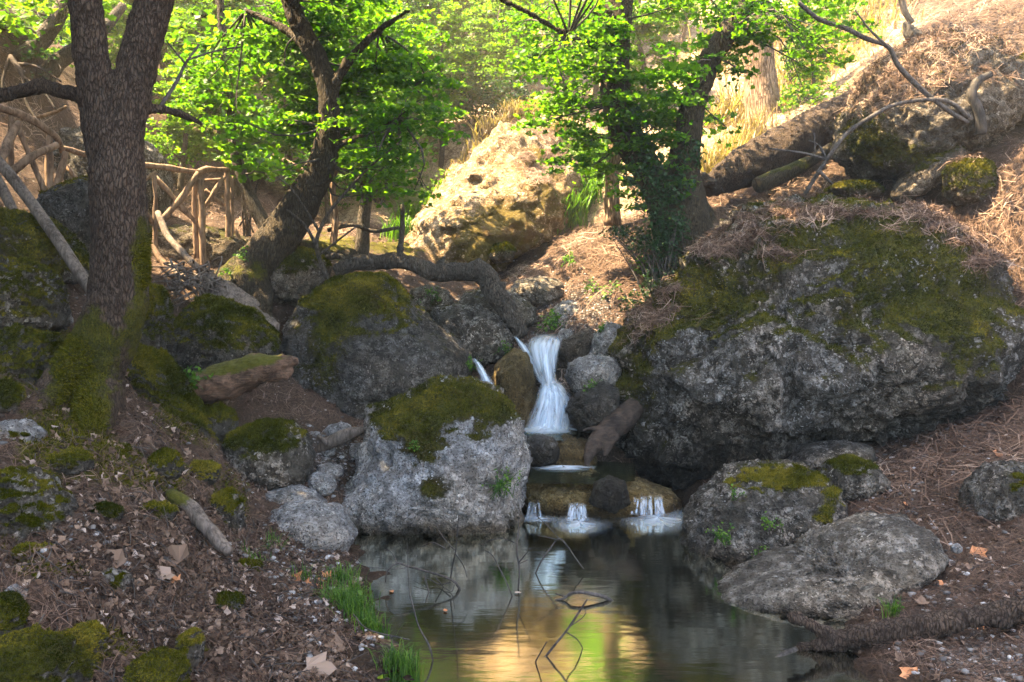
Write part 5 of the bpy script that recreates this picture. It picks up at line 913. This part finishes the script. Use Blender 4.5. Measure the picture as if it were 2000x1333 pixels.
stick('leaning_pole', 'long weathered pole slanting down from the left fence to the forked tree', [[(-60,262,6.7,22),(0,320,6.6,22),(60,395,6.5,22),(120,480,6.3,23),(165,548,6.2,24),(188,578,6.1,24)]], 'dead', 'pole', seg=14, wob=.08)
stick('leaning_pole', 'short pole stub leaning at the left edge under the long pole', [[(-20,325,6.9,20),(5,370,6.9,20),(30,420,6.8,18)]], 'dead', 'pole')
stick('crooked_stick', 'bleached crooked stick hanging by the fence above the root heap', [[(308,415,8.3,11),(318,440,8.2,13),(330,465,8.1,13),(365,503,7.9,14),(398,535,7.8,13)]], 'dead', 'stick')
stick('crooked_stick', 'pale stick end lying near the foot of the fence', [[(330,520,8.1,14),(352,540,8.0,16),(372,556,7.9,12)]], 'dead', 'stick')
tag(mesh_np('path_boulder_sign', np.array([P(116,75,16), P(142,72,16), P(142,110,16), P(116,112,16), P(116,75,16.06), P(142,72,16.06), P(142,110,16.06), P(116,112,16.06)]), np.array([[0,3,2,1],[4,5,6,7],[0,1,5,4],[2,3,7,6],[1,2,6,5],[0,4,7,3]]), M['pebble'], attrs=dict(tint=np.ones(8)), smooth=False, loc=P(129,112,16)), 'small white board glimpsed behind the forked tree at the upper left', 'board')
bpy.data.objects['path_boulder_sign'].name = 'white_board'

# --- falling water: silky sheets that follow the rock
def fall(name, label, path, strands, ybow=.05, cat='waterfall', top=5):
    """path: [(photo x, photo y, Y, width px)], or a list of such paths that make one fall"""
    paths = path if isinstance(path[0], list) else [path]
    n, m = 60, 21; Vs, Fs, U, Vv, Aa, Ww = [], [], [], [], [], []; off = 0
    for ip, pth in enumerate(paths):
        pa = np.array(pth, float); t = np.linspace(0, len(pa) - 1, n); k = np.minimum(t.astype(int), len(pa) - 2); f = (t - k)[:, None]
        q = pa[k] * (1 - f) + pa[k + 1] * f
        for _ in range(6): q[1:-1] = (q[:-2] + q[1:-1] * 2 + q[2:]) / 4
        for s, (sx, sw, sy, al) in enumerate(strands):
            for i in range(n):
                x, y, Yq, w_ = q[i]; cxs = x + sx * w_ / 2
                for uu in np.linspace(-1, 1, m):
                    Vs.append(P(cxs + uu * w_ / 2 * sw, y, Yq - sy - ybow * (1 - uu * uu)))
                    U.append(uu * .5 * sw * w_ / 60 + sx * .5 + s * 3 + ip * 7); Vv.append(i / n * 3); e = min(1, i / top, (n - 1 - i) / 6 + .25)
                    Aa.append(al * (1 - abs(uu) ** 2) ** .9 * e); Ww.append(s * 2.7 + ip)
            i0 = (np.arange(n - 1)[:, None] * m + np.arange(m - 1)[None]).ravel() + off
            Fs.append(np.stack([i0, i0 + m, i0 + m + 1, i0 + 1], 1)); off += n * m
    o = mesh_np(name, np.array(Vs), np.concatenate(Fs), M['fall'], loc=P(*paths[0][-1][:3]), attrs=dict(u=U, v=Vv, a=Aa, w=Ww))
    return tag(o, label, cat)
fall('waterfall', 'main white waterfall dropping between the dark wet rocks', [(1070,652,8.75,50),(1066,662,8.45,70),(1062,676,8.2,72),(1062,698,8.08,58),(1066,722,8.0,44),(1070,745,7.94,34),(1073,766,7.88,32),(1074,785,7.86,34)], [(0,1,0,.5),(-.45,.45,.03,.7),(.4,.4,.05,.6),(.1,.35,.08,.9),(-.1,.3,.10,.7),(.7,.25,.02,.5)], .07, top=14)
fall('waterfall', 'lower white step of the main waterfall fanning out into the basin', [[(1070,742,7.88,28),(1068,762,7.80,36),(1063,790,7.70,44),(1054,822,7.64,54),(1046,850,7.58,66)],[(1076,738,7.88,26),(1088,756,7.80,40),(1096,780,7.72,46),(1098,812,7.64,48),(1096,850,7.57,62)],[(1074,748,7.84,34),(1078,772,7.74,50),(1078,808,7.62,58),(1074,852,7.52,78)]], [(0,1,0,.55),(-.2,.6,.03,.6),(.25,.5,.05,.6)], .07, top=16)
fall('waterfall', 'thin slanting side stream joining the main waterfall from the upper left', [(1004,655,8.35,8),(1018,672,8.25,16),(1036,700,8.12,22),(1050,730,8.02,18),(1060,752,7.96,14)], [(0,1,0,.7),(0,.6,.03,.6)], .03)
fall('waterfall', 'thin white side fall slipping between the peaked and central boulders', [(925,700,7.55,10),(934,712,7.5,14),(943,730,7.45,20),(953,752,7.4,28),(964,775,7.35,34)], [(0,1,0,.95),(.1,.6,.03,.7)], .03)
for lab, cx, y0, y1, wd, Yl, ns_, al in [('middle little fall trickling off the algae ledge into the pool',1129,978,1020,36,6.24,10,.55),('right little fall under the giant boulder spilling into the pool',1267,966,1008,64,6.34,17,.55),('faint little fall at the left end of the algae ledge',1043,976,1014,24,6.26,4,.35)]:
    pths = []
    for q in range(ns_):
        u_ = (2 * (q + .5) / ns_ - 1) * .92 + rg.normal() * .07; x0 = cx + u_ * wd / 2; dy = rg.random() * 4; w0 = 3.5 + 4 * rg.random()
        pths.append([(x0 - u_ * 3, y0 + dy, Yl + .10, w0 * 1.5), (x0, y0 + dy + 6, Yl + .02, w0), (x0 + u_ * 2, y0 + 20, Yl - .01, w0 * 1.1), (x0 + u_ * 6, y1 + rg.normal() * 2, Yl - .04 - .03 * rg.random(), w0 * 1.7)])
    fall('small_waterfall', lab, pths, [(0, 1, 0, al * .9)], .006, top=30)
def foam(label, cx, cy_, z, rx, ry, al, pw=1.3, hump=.012):
    c = W(cx, cy_, z); n, m = 48, 16; a = np.linspace(0, 2 * np.pi, n, endpoint=False); rr = np.linspace(0, 1, m)
    A, Rr = np.meshgrid(a, rr); x = np.cos(A) * Rr * rx; y = np.sin(A) * Rr * ry
    V = np.stack([c[0] + x, c[1] + y, np.full_like(x, z + .004) + hump * (1 - Rr) ** 2 * al], -1).reshape(-1, 3)
    i = (np.arange(m - 1)[:, None] * n + np.arange(n)[None]).ravel(); j = (np.arange(m - 1)[:, None] * n + (np.arange(n)[None] + 1) % n).ravel()
    al_ = al * np.clip(1 - Rr, 0, 1) ** pw
    o = mesh_np('foam', V, np.stack([i, j, j + n, i + n], 1), M['foam'], loc=c, attrs=dict(u=A.ravel() * .3, v=Rr.ravel() * .4, a=np.clip(al_, 0, 1).ravel(), w=np.zeros(V.shape[0])))
    return tag(o, label, 'foam')
foam('white foam spreading under the middle little fall', 1132, 1024, .0, .26, .34, .8, 2.0)
foam('bluish white foam spreading under the right little fall', 1285, 1014, .0, .36, .48, .85, 2.0)
foam('faint foam patch at the foot of the faint left fall', 1050, 1014, .0, .16, .12, .6)
foam('bright foam in the basin at the foot of the main waterfall', 1073, 842, .402, .32, .24, 1.4, 1.0, .07)
foam('white foam band on the small basin above the algae ledge', 1098, 914, .236, .27, .13, 1.3, .9)
tag(sheet('stream_water', [W(*q, z=.40)[:2] for q in [(1010,860),(1120,862),(1150,845),(1120,815),(1030,815)]], .40, M['basin']), 'shallow basin of stream water below the main waterfall', None, kind='structure')
tag(sheet('stream_water', [W(*q, z=.232)[:2] for q in [(1030,945),(1160,945),(1240,940),(1240,905),(1040,895)]], .232, M['basin']), 'thin sheet of stream water on the algae ledge', None, kind='structure')

# ------------------------------------------------------------------ plants
def sprig(label, cx, cy_, Y, r, n, size=.03, mat='fern', shape=OVAL, h=.12, cat='plant', name='green_plant', flat=.7):
    base = P(cx, cy_ + r * .5, Y); rr = r / FP * Y; tubes = []; Ps = []
    k = max(4, n // 9)
    for i in range(k):
        e = base + np.array([rg.normal() * rr * .6, rg.normal() * rr * .4, rr * (.3 + 1.1 * rg.random())]); s = base + np.array([rg.normal() * rr * .45, rg.normal() * rr * .3, -.02])
        mid = (s + e) / 2 + np.array([rg.normal() * .02, -.02, .03]); C, _ = spline([s, mid, e], [1, 1, 1], np.linalg.norm(e - s) / 8)
        tubes.append(tube([s, mid, e], [.0022, .0018, .001], 4, .03)); idx = rg.integers(2, len(C), size=max(3, n // k))
        Ps.append(C[idx] + rg.normal(size=(len(idx), 3)) * size * .55)
    t = thing(name, label, cat, base); V, F = merge(tubes)
    mesh_np('stem', V - base, F, M['fern'], parent=t, attrs=dict(tint=np.zeros(len(V)) + .2))
    p = np.concatenate(Ps); V, F, ti = leaves(p, unit(np.array([0, -.5, 1]) + rg.normal(size=p.shape) * flat), size, shape, rg, .2)
    mesh_np('leaves', V - base, F, M[mat], parent=t, attrs=dict(tint=ti), smooth=False); return t
for lab, cx, cy_, Y, r, n, s in [('fresh green seedlings behind the moss ridge left of the mossy log',352,690,6.6,34,90,.03),('bright fern leaves at the left end of the mossy log',372,738,6.2,34,110,.035),('bright green shoots on the stream bank above the falls, left of the dead shoot',1165,560,8.8,26,80,.035),('tallest bright green bush on the bank under the twin stemmed tree',1195,580,8.7,34,170,.04),('low green plants around the whitish rock above the waterfall',1080,630,8.7,32,150,.035),('lime shoots at the foot of the twin stemmed tree',1252,520,8.8,24,110,.035),
        ('green sprigs on an overhanging root on the needle bank',1110,508,9.6,22,60,.04),('dark maidenhair fern on the right side of the central boulder',975,945,5.95,40,170,.022),('small fern hanging where the thin side fall starts',922,712,7.4,18,60,.022),('small fern beside the waterfall on the brown boulder',985,680,8.0,18,50,.024),('tuft of leaves on the grey rock right of the falls',1160,752,7.4,14,40,.026),('green herbs on the face of the mossy-topped boulder by the pool',1415,1042,5.3,30,90,.02),('small herb high on the pool boulder, left',1435,965,5.45,12,30,.02),('herbs in the middle of the pool boulder face',1505,1020,5.3,22,50,.02),('small herb low on the pool boulder',1485,1075,5.25,12,26,.02),
        ('tiny seedling on the ledge by the dark branch',1745,1185,4.3,12,22,.02),('tiny seedling hanging under the dark branch',1765,1240,4.0,14,22,.018),('green seedling at the foot of the curved tree',440,532,7.9,16,40,.03),('leaves at the base of the leaning mossy trunk',478,500,8.0,16,36,.03),('green sprig at the left pool edge above the grass',700,1165,4.35,14,22,.03),('little fern growing on the upper middle of the central boulder',812,870,5.95,12,50,.018),('sprigs on the low rock left of the bent branch',845,580,8.75,24,90,.026),('leafy sprig on the dark shelf right of the waterfall lip',1175,640,8.0,14,36,.025),('small leaves by the stones under the main fall on the right',1150,760,7.3,10,24,.024),('lime leaf sprigs by the rock stack near the giant boulder',1215,690,7.9,12,30,.024)]:
    sprig(lab, cx, cy_, Y, r, n, s)
def tuft(label, spots, h, w_, mat='grass', cat='grass tuft', name='grass_tuft', bend=.7, group=None, spread=.6, on_rock=False):
    Ps = []; 
    for cx, cy_, Y, r, n in spots:
        c = P(cx, cy_, Y); a = rg.normal(size=(n, 2)) * r / FP * Y; Ps.append(np.stack([c[0] + a[:, 0], c[1] + a[:, 1] * .7, np.full(n, c[2]) + a[:, 0] * .3 if on_rock else gz(c[0] + a[:, 0], c[1] + a[:, 1] * .7)], 1))
    p = np.concatenate(Ps); V, F, ti = blades(p, np.tile([0, -.05, 1.0], (len(p), 1)), h, w_, rg, spread, bend)
    return tag(mesh_np(name, V, F, M[mat], loc=p.mean(0), attrs=dict(tint=ti), smooth=False), label, cat, group)
for lab, sp in [('grass tuft at the top of the left shore, by the flat pale rock',[(540,1075,4.95,12,70)]),('sparse grass tuft left of the shore pebbles',[(500,1090,4.7,14,40)]),('long fine grass at the pool edge, upper clump',[(668,1105,4.75,18,150),(690,1125,4.6,16,130)]),('bright grass at the pool edge beside the orange leaves',[(655,1172,4.35,20,220),(680,1180,4.3,16,160)]),('lower bright grass clump trailing into the pool',[(705,1195,4.25,20,220),(725,1215,4.15,14,140)]),('grass clump at the bottom of the left shore',[(775,1300,3.8,16,150),(800,1318,3.75,10,80)]),('thin grass near the small flat shore stones',[(590,1105,4.75,12,40)]),('small grass tuft on the right bank above the dark branch',[(1742,1195,4.25,8,50)])]:
    tuft(lab, sp, .085, .0022)
tuft('sunlit green grass spilling down the slope right of the outcrop', [(1150,340,12.6,24,500),(1125,375,12.0,24,500),(1095,410,11.4,20,400),(1165,315,13,24,300)], .38, .008, bend=.9)
tuft('green grass along the left foot of the sunlit outcrop', [(815,420,12.4,18,260),(830,455,11.6,16,260),(795,480,11.2,20,220)], .26, .008, bend=.8)
tuft('dry brown grass fringing the crest of the sunlit outcrop', [(1000,232,13.7,14,200),(1050,226,13.8,16,220),(960,262,13.4,14,180),(925,312,13.0,14,160),(890,352,12.7,12,130),(1095,262,13.6,14,180)], .26, .007, 'drygrass', 'dry grass', 'dry_grass', .9, spread=1.1, on_rock=True)
tuft('golden dry grass between the tree and the fallen trunk', [(1400,300,11.6,22,500),(1430,280,12,22,500),(1390,330,11.0,18,300),(1460,262,12.4,20,300)], .34, .006, 'drygrass', 'dry grass', 'dry_grass', .9)
tuft('tall golden dry grass on the sunlit slope beyond the fallen trunk', [(1420,215,14.2,50,500),(1560,150,15,60,600),(1640,90,16,50,500),(1530,60,17,60,500),(1690,30,16.5,50,400),(1420,120,17,50,400)], .40, .010, 'drygrass', 'dry grass', 'dry_grass', .9, spread=1.0)
def bush(label, cl, size, mat, shape=OVAL, cat='shrub', name='shrub', tilt=.9, base=None):
    c2 = [(P(a, b, y), (r, r, rz), n) for a, b, y, r, rz, n in cl]; b0 = np.array(c2[0][0]); b0 = gpt(b0[0], b0[1])
    t = thing(name, label, cat, b0); V, F = merge([tube([b0 + rg.normal(size=3) * .05, (b0 + np.array(c[0])) / 2 + rg.normal(size=3) * .06, np.array(c[0]) + unit(rg.normal(size=3)) * c[1][0] * .6], [.012, .008, .003], 5, .1, .3, k) for c in c2 for k in range(6)])
    mesh_np('stem', V - b0, F, M['twig'], parent=t, attrs=dict(moss=np.zeros(len(V)) - 1)); crown(t, b0, c2, size, shape, M[mat], rg, 'leaves', tilt, layers=False); return t
bush('dark feathery juniper at the foot of the twin stemmed tree', [(1290,560,8.4,.2,.2,700),(1260,470,8.7,.22,.14,600),(1215,455,8.9,.22,.09,450),(1300,490,8.6,.2,.25,700),(1240,600,8.2,.16,.14,400),(1320,440,8.6,.14,.14,300)], .03, 'leaf_dark')
bush('yellow-green sunlit shrub between the shaggy trunk and the fallen trunk', [(1580,210,12.6,.4,.3,600),(1620,190,12.8,.35,.25,400),(1560,190,12.8,.3,.3,400)], .06, 'leaf_lime')
bush('bright shrub in the gap beside the grass on the slope', [(1115,320,13,.4,.3,420),(1090,290,13.4,.3,.2,240)], .06, 'leaf_lime')
bush('brownish olive bush crowning the sunlit outcrop', [(940,190,14.6,.45,.45,900),(985,200,14.4,.4,.35,700),(900,170,14.8,.3,.3,400),(1010,180,14.6,.35,.3,400)], .07, 'leaf_dark')
bush('tall bright green bush on the hillside left of the sunlit outcrop', [(740, 330, 12.8, .6, .45, 900), (690, 300, 13, .5, .4, 700), (790, 300, 13.4, .5, .35, 600)], .08, 'leaf')
bush('dry brown bush on the sunlit slope right of the shaggy trunk', [(1600,130,15.2,.35,.3,500),(1640,110,15.4,.3,.25,350)], .06, 'drygrass')
bush('olive bush at the top of the sunlit slope', [(1560,50,17,.5,.3,600),(1500,40,17.2,.4,.25,400)], .07, 'leaf_lime')
bush('dark little shrub half way up the sunlit slope', [(1545,110,14.8,.22,.2,260),(1570,95,14.9,.2,.2,200)], .06, 'leaf_dark')
bush('white-flowered bush left of the sunlit outcrop', [(850,390,12.0,.22,.3,240),(870,360,12.2,.2,.3,200),(790,440,11.6,.2,.2,160)], .06, 'leaf_lime')
bush('dim green bush behind the fence by the grey boulder', [(330,290,12.2,.5,.3,700),(380,280,12.6,.4,.25,500)], .06, 'leaf')
bush('leafy bush overhanging the gap between curved tree and fence', [(480,310,10.4,.3,.15,260),(510,330,10.2,.25,.12,200)], .075, 'leaf_lime', LOBED)

# ------------------------------------------------------------------ litter
gnv = vnormals(GV, GF)
def gmask(f): return f
vis = (GV[:, 1] > 2.3) & (GV[:, 1] < 14) & (np.abs(GV[:, 0]) < GV[:, 1] * .62 + .2) & (GV[:, 2] > .035)
near = vis * (1 / np.maximum(GV[:, 1], 2) ** 1.2)
p, n = scatter(GV, GF, near * (1 - .7 * np.clip(moss, 0, 1)), 120000, rg)
V, F, ti = needles(p, n, .10, .0011, rg, .5, .3)
tag(mesh_np('pine_needles', V, F, M['needle'], attrs=dict(tint=np.clip(ti * .8 + fbm(V * 1.5, 3, 2) * .4, 0, 1)), smooth=False), 'brown pine needles strewn over the whole forest floor', 'needles', kind='stuff')
vis2 = (GV[:, 1] > 5) & (GV[:, 1] < 22) & (np.abs(GV[:, 0]) < GV[:, 1] * .62 + .2) & (GV[:, 2] > .05)
sl = vis2 * ((gpx > 950) | ((gpx < 330) & (gpy < 330)) | (GV[:, 1] > 11)) * (1 - .8 * np.clip(moss, 0, 1))
p, n = scatter(GV, GF, sl * (1 - .6 * np.clip(green, 0, 1)), 110000, rg); V, F, ti = needles(p, n, .22, .0028, rg, .8, 1.2)
tag(mesh_np('needle_thatch', V, F, M['needle'], attrs=dict(tint=np.clip(ti * .7 + .15 + fbm(V * 1.5, 3, 2) * .5, 0, 1)), smooth=False), 'thick thatch of fallen needles hanging down the right slope', 'needles', kind='stuff')
lm = near * (blobs(gpx, gpy, [(350, 1180, 260, 1.0, 170), (200, 1000, 200, .4), (600, 1270, 150, .8), (1750, 1150, 250, .10), (1900, 930, 200, .08), (300, 860, 120, .15)]) + .01)
p, n = scatter(GV, GF, lm, 2400, rg); V, F, ti = leaves(p + n * .008, unit(n + rg.normal(size=n.shape) * .5), .034, LOBED, rg, .9, .35)
k = 5200; p2, n2 = scatter(GV, GF, lm, k, rg); V2, F2, ti2 = leaves(p2 + n2 * .01, unit(n2 + rg.normal(size=n2.shape) * .7), .026, OVAL, rg, .9, .5)
V, F = merge([(V, F), (V2, F2)]); ti = np.concatenate([ti, ti2])
tag(mesh_np('leaf_litter', V, F, M['deadleaf'], attrs=dict(tint=ti ** 1.6), smooth=False), 'crumpled brown dead leaves heaped on the left bank', 'leaf litter', kind='stuff')
p, n = scatter(GV, GF, lm + near * .03, 900, rg); parts = []
for a, nn in zip(p, n):
    d = unit(np.cross(nn, rg.normal(size=3))); L_ = .05 + .16 * rg.random(); parts.append(tube([a - d * L_ / 2 + nn * .006, a + nn * .012 + rg.normal(size=3) * .008, a + d * L_ / 2 + nn * .006], [.003, .0025, .0012], 4, .06))
V, F = merge(parts); tag(mesh_np('twig_litter', V, F, M['twig'], attrs=dict(moss=np.zeros(len(V)) - 1)), 'small dry twigs scattered over the banks', 'twigs', kind='stuff')
pm = near * (blobs(gpx, gpy, [(640, 1150, 100, 1.0, 70), (520, 1080, 70, .5, 40), (760, 1290, 50, .8), (1850, 1150, 200, .10), (1700, 900, 120, .2), (200, 1060, 60, .3), (1120, 600, 120, .9, 60), (620, 900, 110, 1.2, 60), (1950, 1280, 120, .25)]) + .006)
p, n = scatter(GV, GF, pm, 3600, rg); D, DF = ico(1); parts = []; tt = []
for a, nn in zip(p, n):
    s = .004 + .014 * rg.random() ** 2.2; q = D * (1 + .25 * rg.normal(size=(len(D), 1)) * .6) * np.array([s * (1 + .5 * rg.random()), s, s * .65]); c_, s_ = math.cos(rg.random() * 6), math.sin(rg.random() * 6)
    q = q @ np.array([[c_, -s_, 0], [s_, c_, 0], [0, 0, 1]]).T if abs(c_ * c_ + s_ * s_ - 1) < .3 else q
    parts.append((q + a + np.array([0, 0, s * .2]), DF)); tt.append(np.full(len(D), rg.random()))
V, F = merge(parts); tag(mesh_np('pebbles', V, F, M['pebble'], attrs=dict(tint=np.concatenate(tt))), 'small grey and white pebbles on the shores', 'pebbles', kind='stuff')
mm = vis * sstep(.45, .7, moss + fbm(GV * 9, 7, 3) * .3) * (GV[:, 1] < 9.5)
p, n = scatter(GV, GF, mm, 26000, rg); V, F, ti = blades(p, n, .022, .004, rg, 1.2)
tag(mesh_np('ground_moss', V, F, M['moss'], attrs=dict(tint=ti * .7 + .1), smooth=False), 'low green moss growing on the ground between the boulders', 'moss', kind='stuff')
# single leaves one can point to
def one_leaf(label, cx, cy_, size, mat, ti=.7, shape=LOBED, curl=.5, n=None, Y=None, name='fallen_leaf'):
    lo, hi = 2.3, 9.0                                # walk the sight line down to the ground
    if Y is None:
        ys = np.linspace(lo, hi, 600); z = CH + (HZ - cy_) / FP * ys; g_ = np.maximum(gz((cx - 1000) / FP * ys, ys), 0); h = np.nonzero(z <= g_ + .015)[0]; Y = ys[h[0]] if len(h) else 4
    p = P(cx, cy_, Y); V, F, _ = leaves(p[None], unit(np.array([[rg.normal() * .25, -.45, 1.0]]) if n is None else np.array([n])), size, shape, rg, curl, .25)
    return tag(mesh_np(name, V, F, M[mat], attrs=dict(tint=np.full(len(V), ti)), smooth=False, loc=p), label, 'leaf')
for a in [('curled pinkish lobed leaf standing on the litter, middle of the left bank',332,1085,.11,'deadleaf',.6),('large flat pale leaf left of the curled pinkish one',205,1095,.12,'deadleaf',.66),('drooping tan leaf just below the curled pinkish one',318,1125,.09,'deadleaf',.85),('pink-tan lobed leaf near the bottom of the left shore',655,1258,.09,'deadleaf',.66),('upright pale leaf at the bottom of the litter slope',625,1310,.11,'deadleaf',.85),('folded tan leaf left of the upright pale leaf at the bottom',600,1270,.09,'deadleaf',.7),('yellowish leaf on the moss right of the forked tree',245,783,.09,'deadleaf',.85),('small ochre leaf in the litter hollow',338,1132,.05,'orange',.5),('pale leaf near the bottom edge between litter and shore',670,1308,.08,'deadleaf',.6),('bigger rusty orange crumpled leaf on the left shore',575,1137,.09,'orange',.2),('small rusty orange leaf trailing right of the bigger one',600,1143,.07,'orange',.3),('upper orange leaf in the group beside the grass',640,1125,.08,'orange',.6),('lower orange leaf in the group beside the grass',632,1140,.08,'orange',.4),
          ('orange leaf on the mossy edge at the bottom right',1773,1312,.06,'orange',.8),('orange leaf right of the dark branch near the right edge',1912,1222,.06,'orange',.7),('tan leaf lying on the right bank above the ledge end',1915,1080,.08,'orange',.6),('orange leaf in the litter above the dark branch',1840,1140,.06,'orange',.7),('pale torn leaf on the litter above the dark branch',1800,1175,.07,'deadleaf',.66),('tan leaf on the needles in the right middle',1770,985,.06,'orange',.5),('light leaf on the needle bank at the right edge',1950,890,.08,'orange',.4),('little orange leaf on the slope high at the right',1807,332,.10,'orange',.9)]:
    one_leaf(*a)
for a in [('brown leaf floating on the pool left of centre',870,1193,.05,'orange',.3,OVAL,.2,[0,0,1]),('pale leaf floating at the foot of the upright pool twig',1010,1158,.04,'deadleaf',1.0,OVAL,.2,[0,0,1]),('yellow-brown leaf floating near the left pool margin',765,1155,.05,'orange',.8,OVAL,.2,[0,0,1])]:
    one_leaf(*a, Y=W(a[1], a[2], .006)[1], name='floating_leaf')
# ------------------------------------------------------------------ air
def haze(density):
    x0, x1, y0, y1, z0, z1 = -90, 90, -40, 110, -6, 60
    V = np.array([(x, y, z) for z in (z0, z1) for y in (y0, y1) for x in (x0, x1)], float)
    F = np.array([[0, 2, 3, 1], [4, 5, 7, 6], [0, 1, 5, 4], [2, 6, 7, 3], [0, 4, 6, 2], [1, 3, 7, 5]])
    m, t, out = new_mat('warm_haze'); v = t.nodes.new('ShaderNodeVolumePrincipled'); v.inputs['Density'].default_value = density
    v.inputs['Color'].default_value = (1.0, .86, .64, 1); v.inputs['Anisotropy'].default_value = .35
    t.links.new(v.outputs[0], out.inputs['Volume'])
    tag(mesh_np('haze', V, F, m, smooth=False), 'warm hazy air filling the ravine', None, kind='stuff')
haze(.0042)
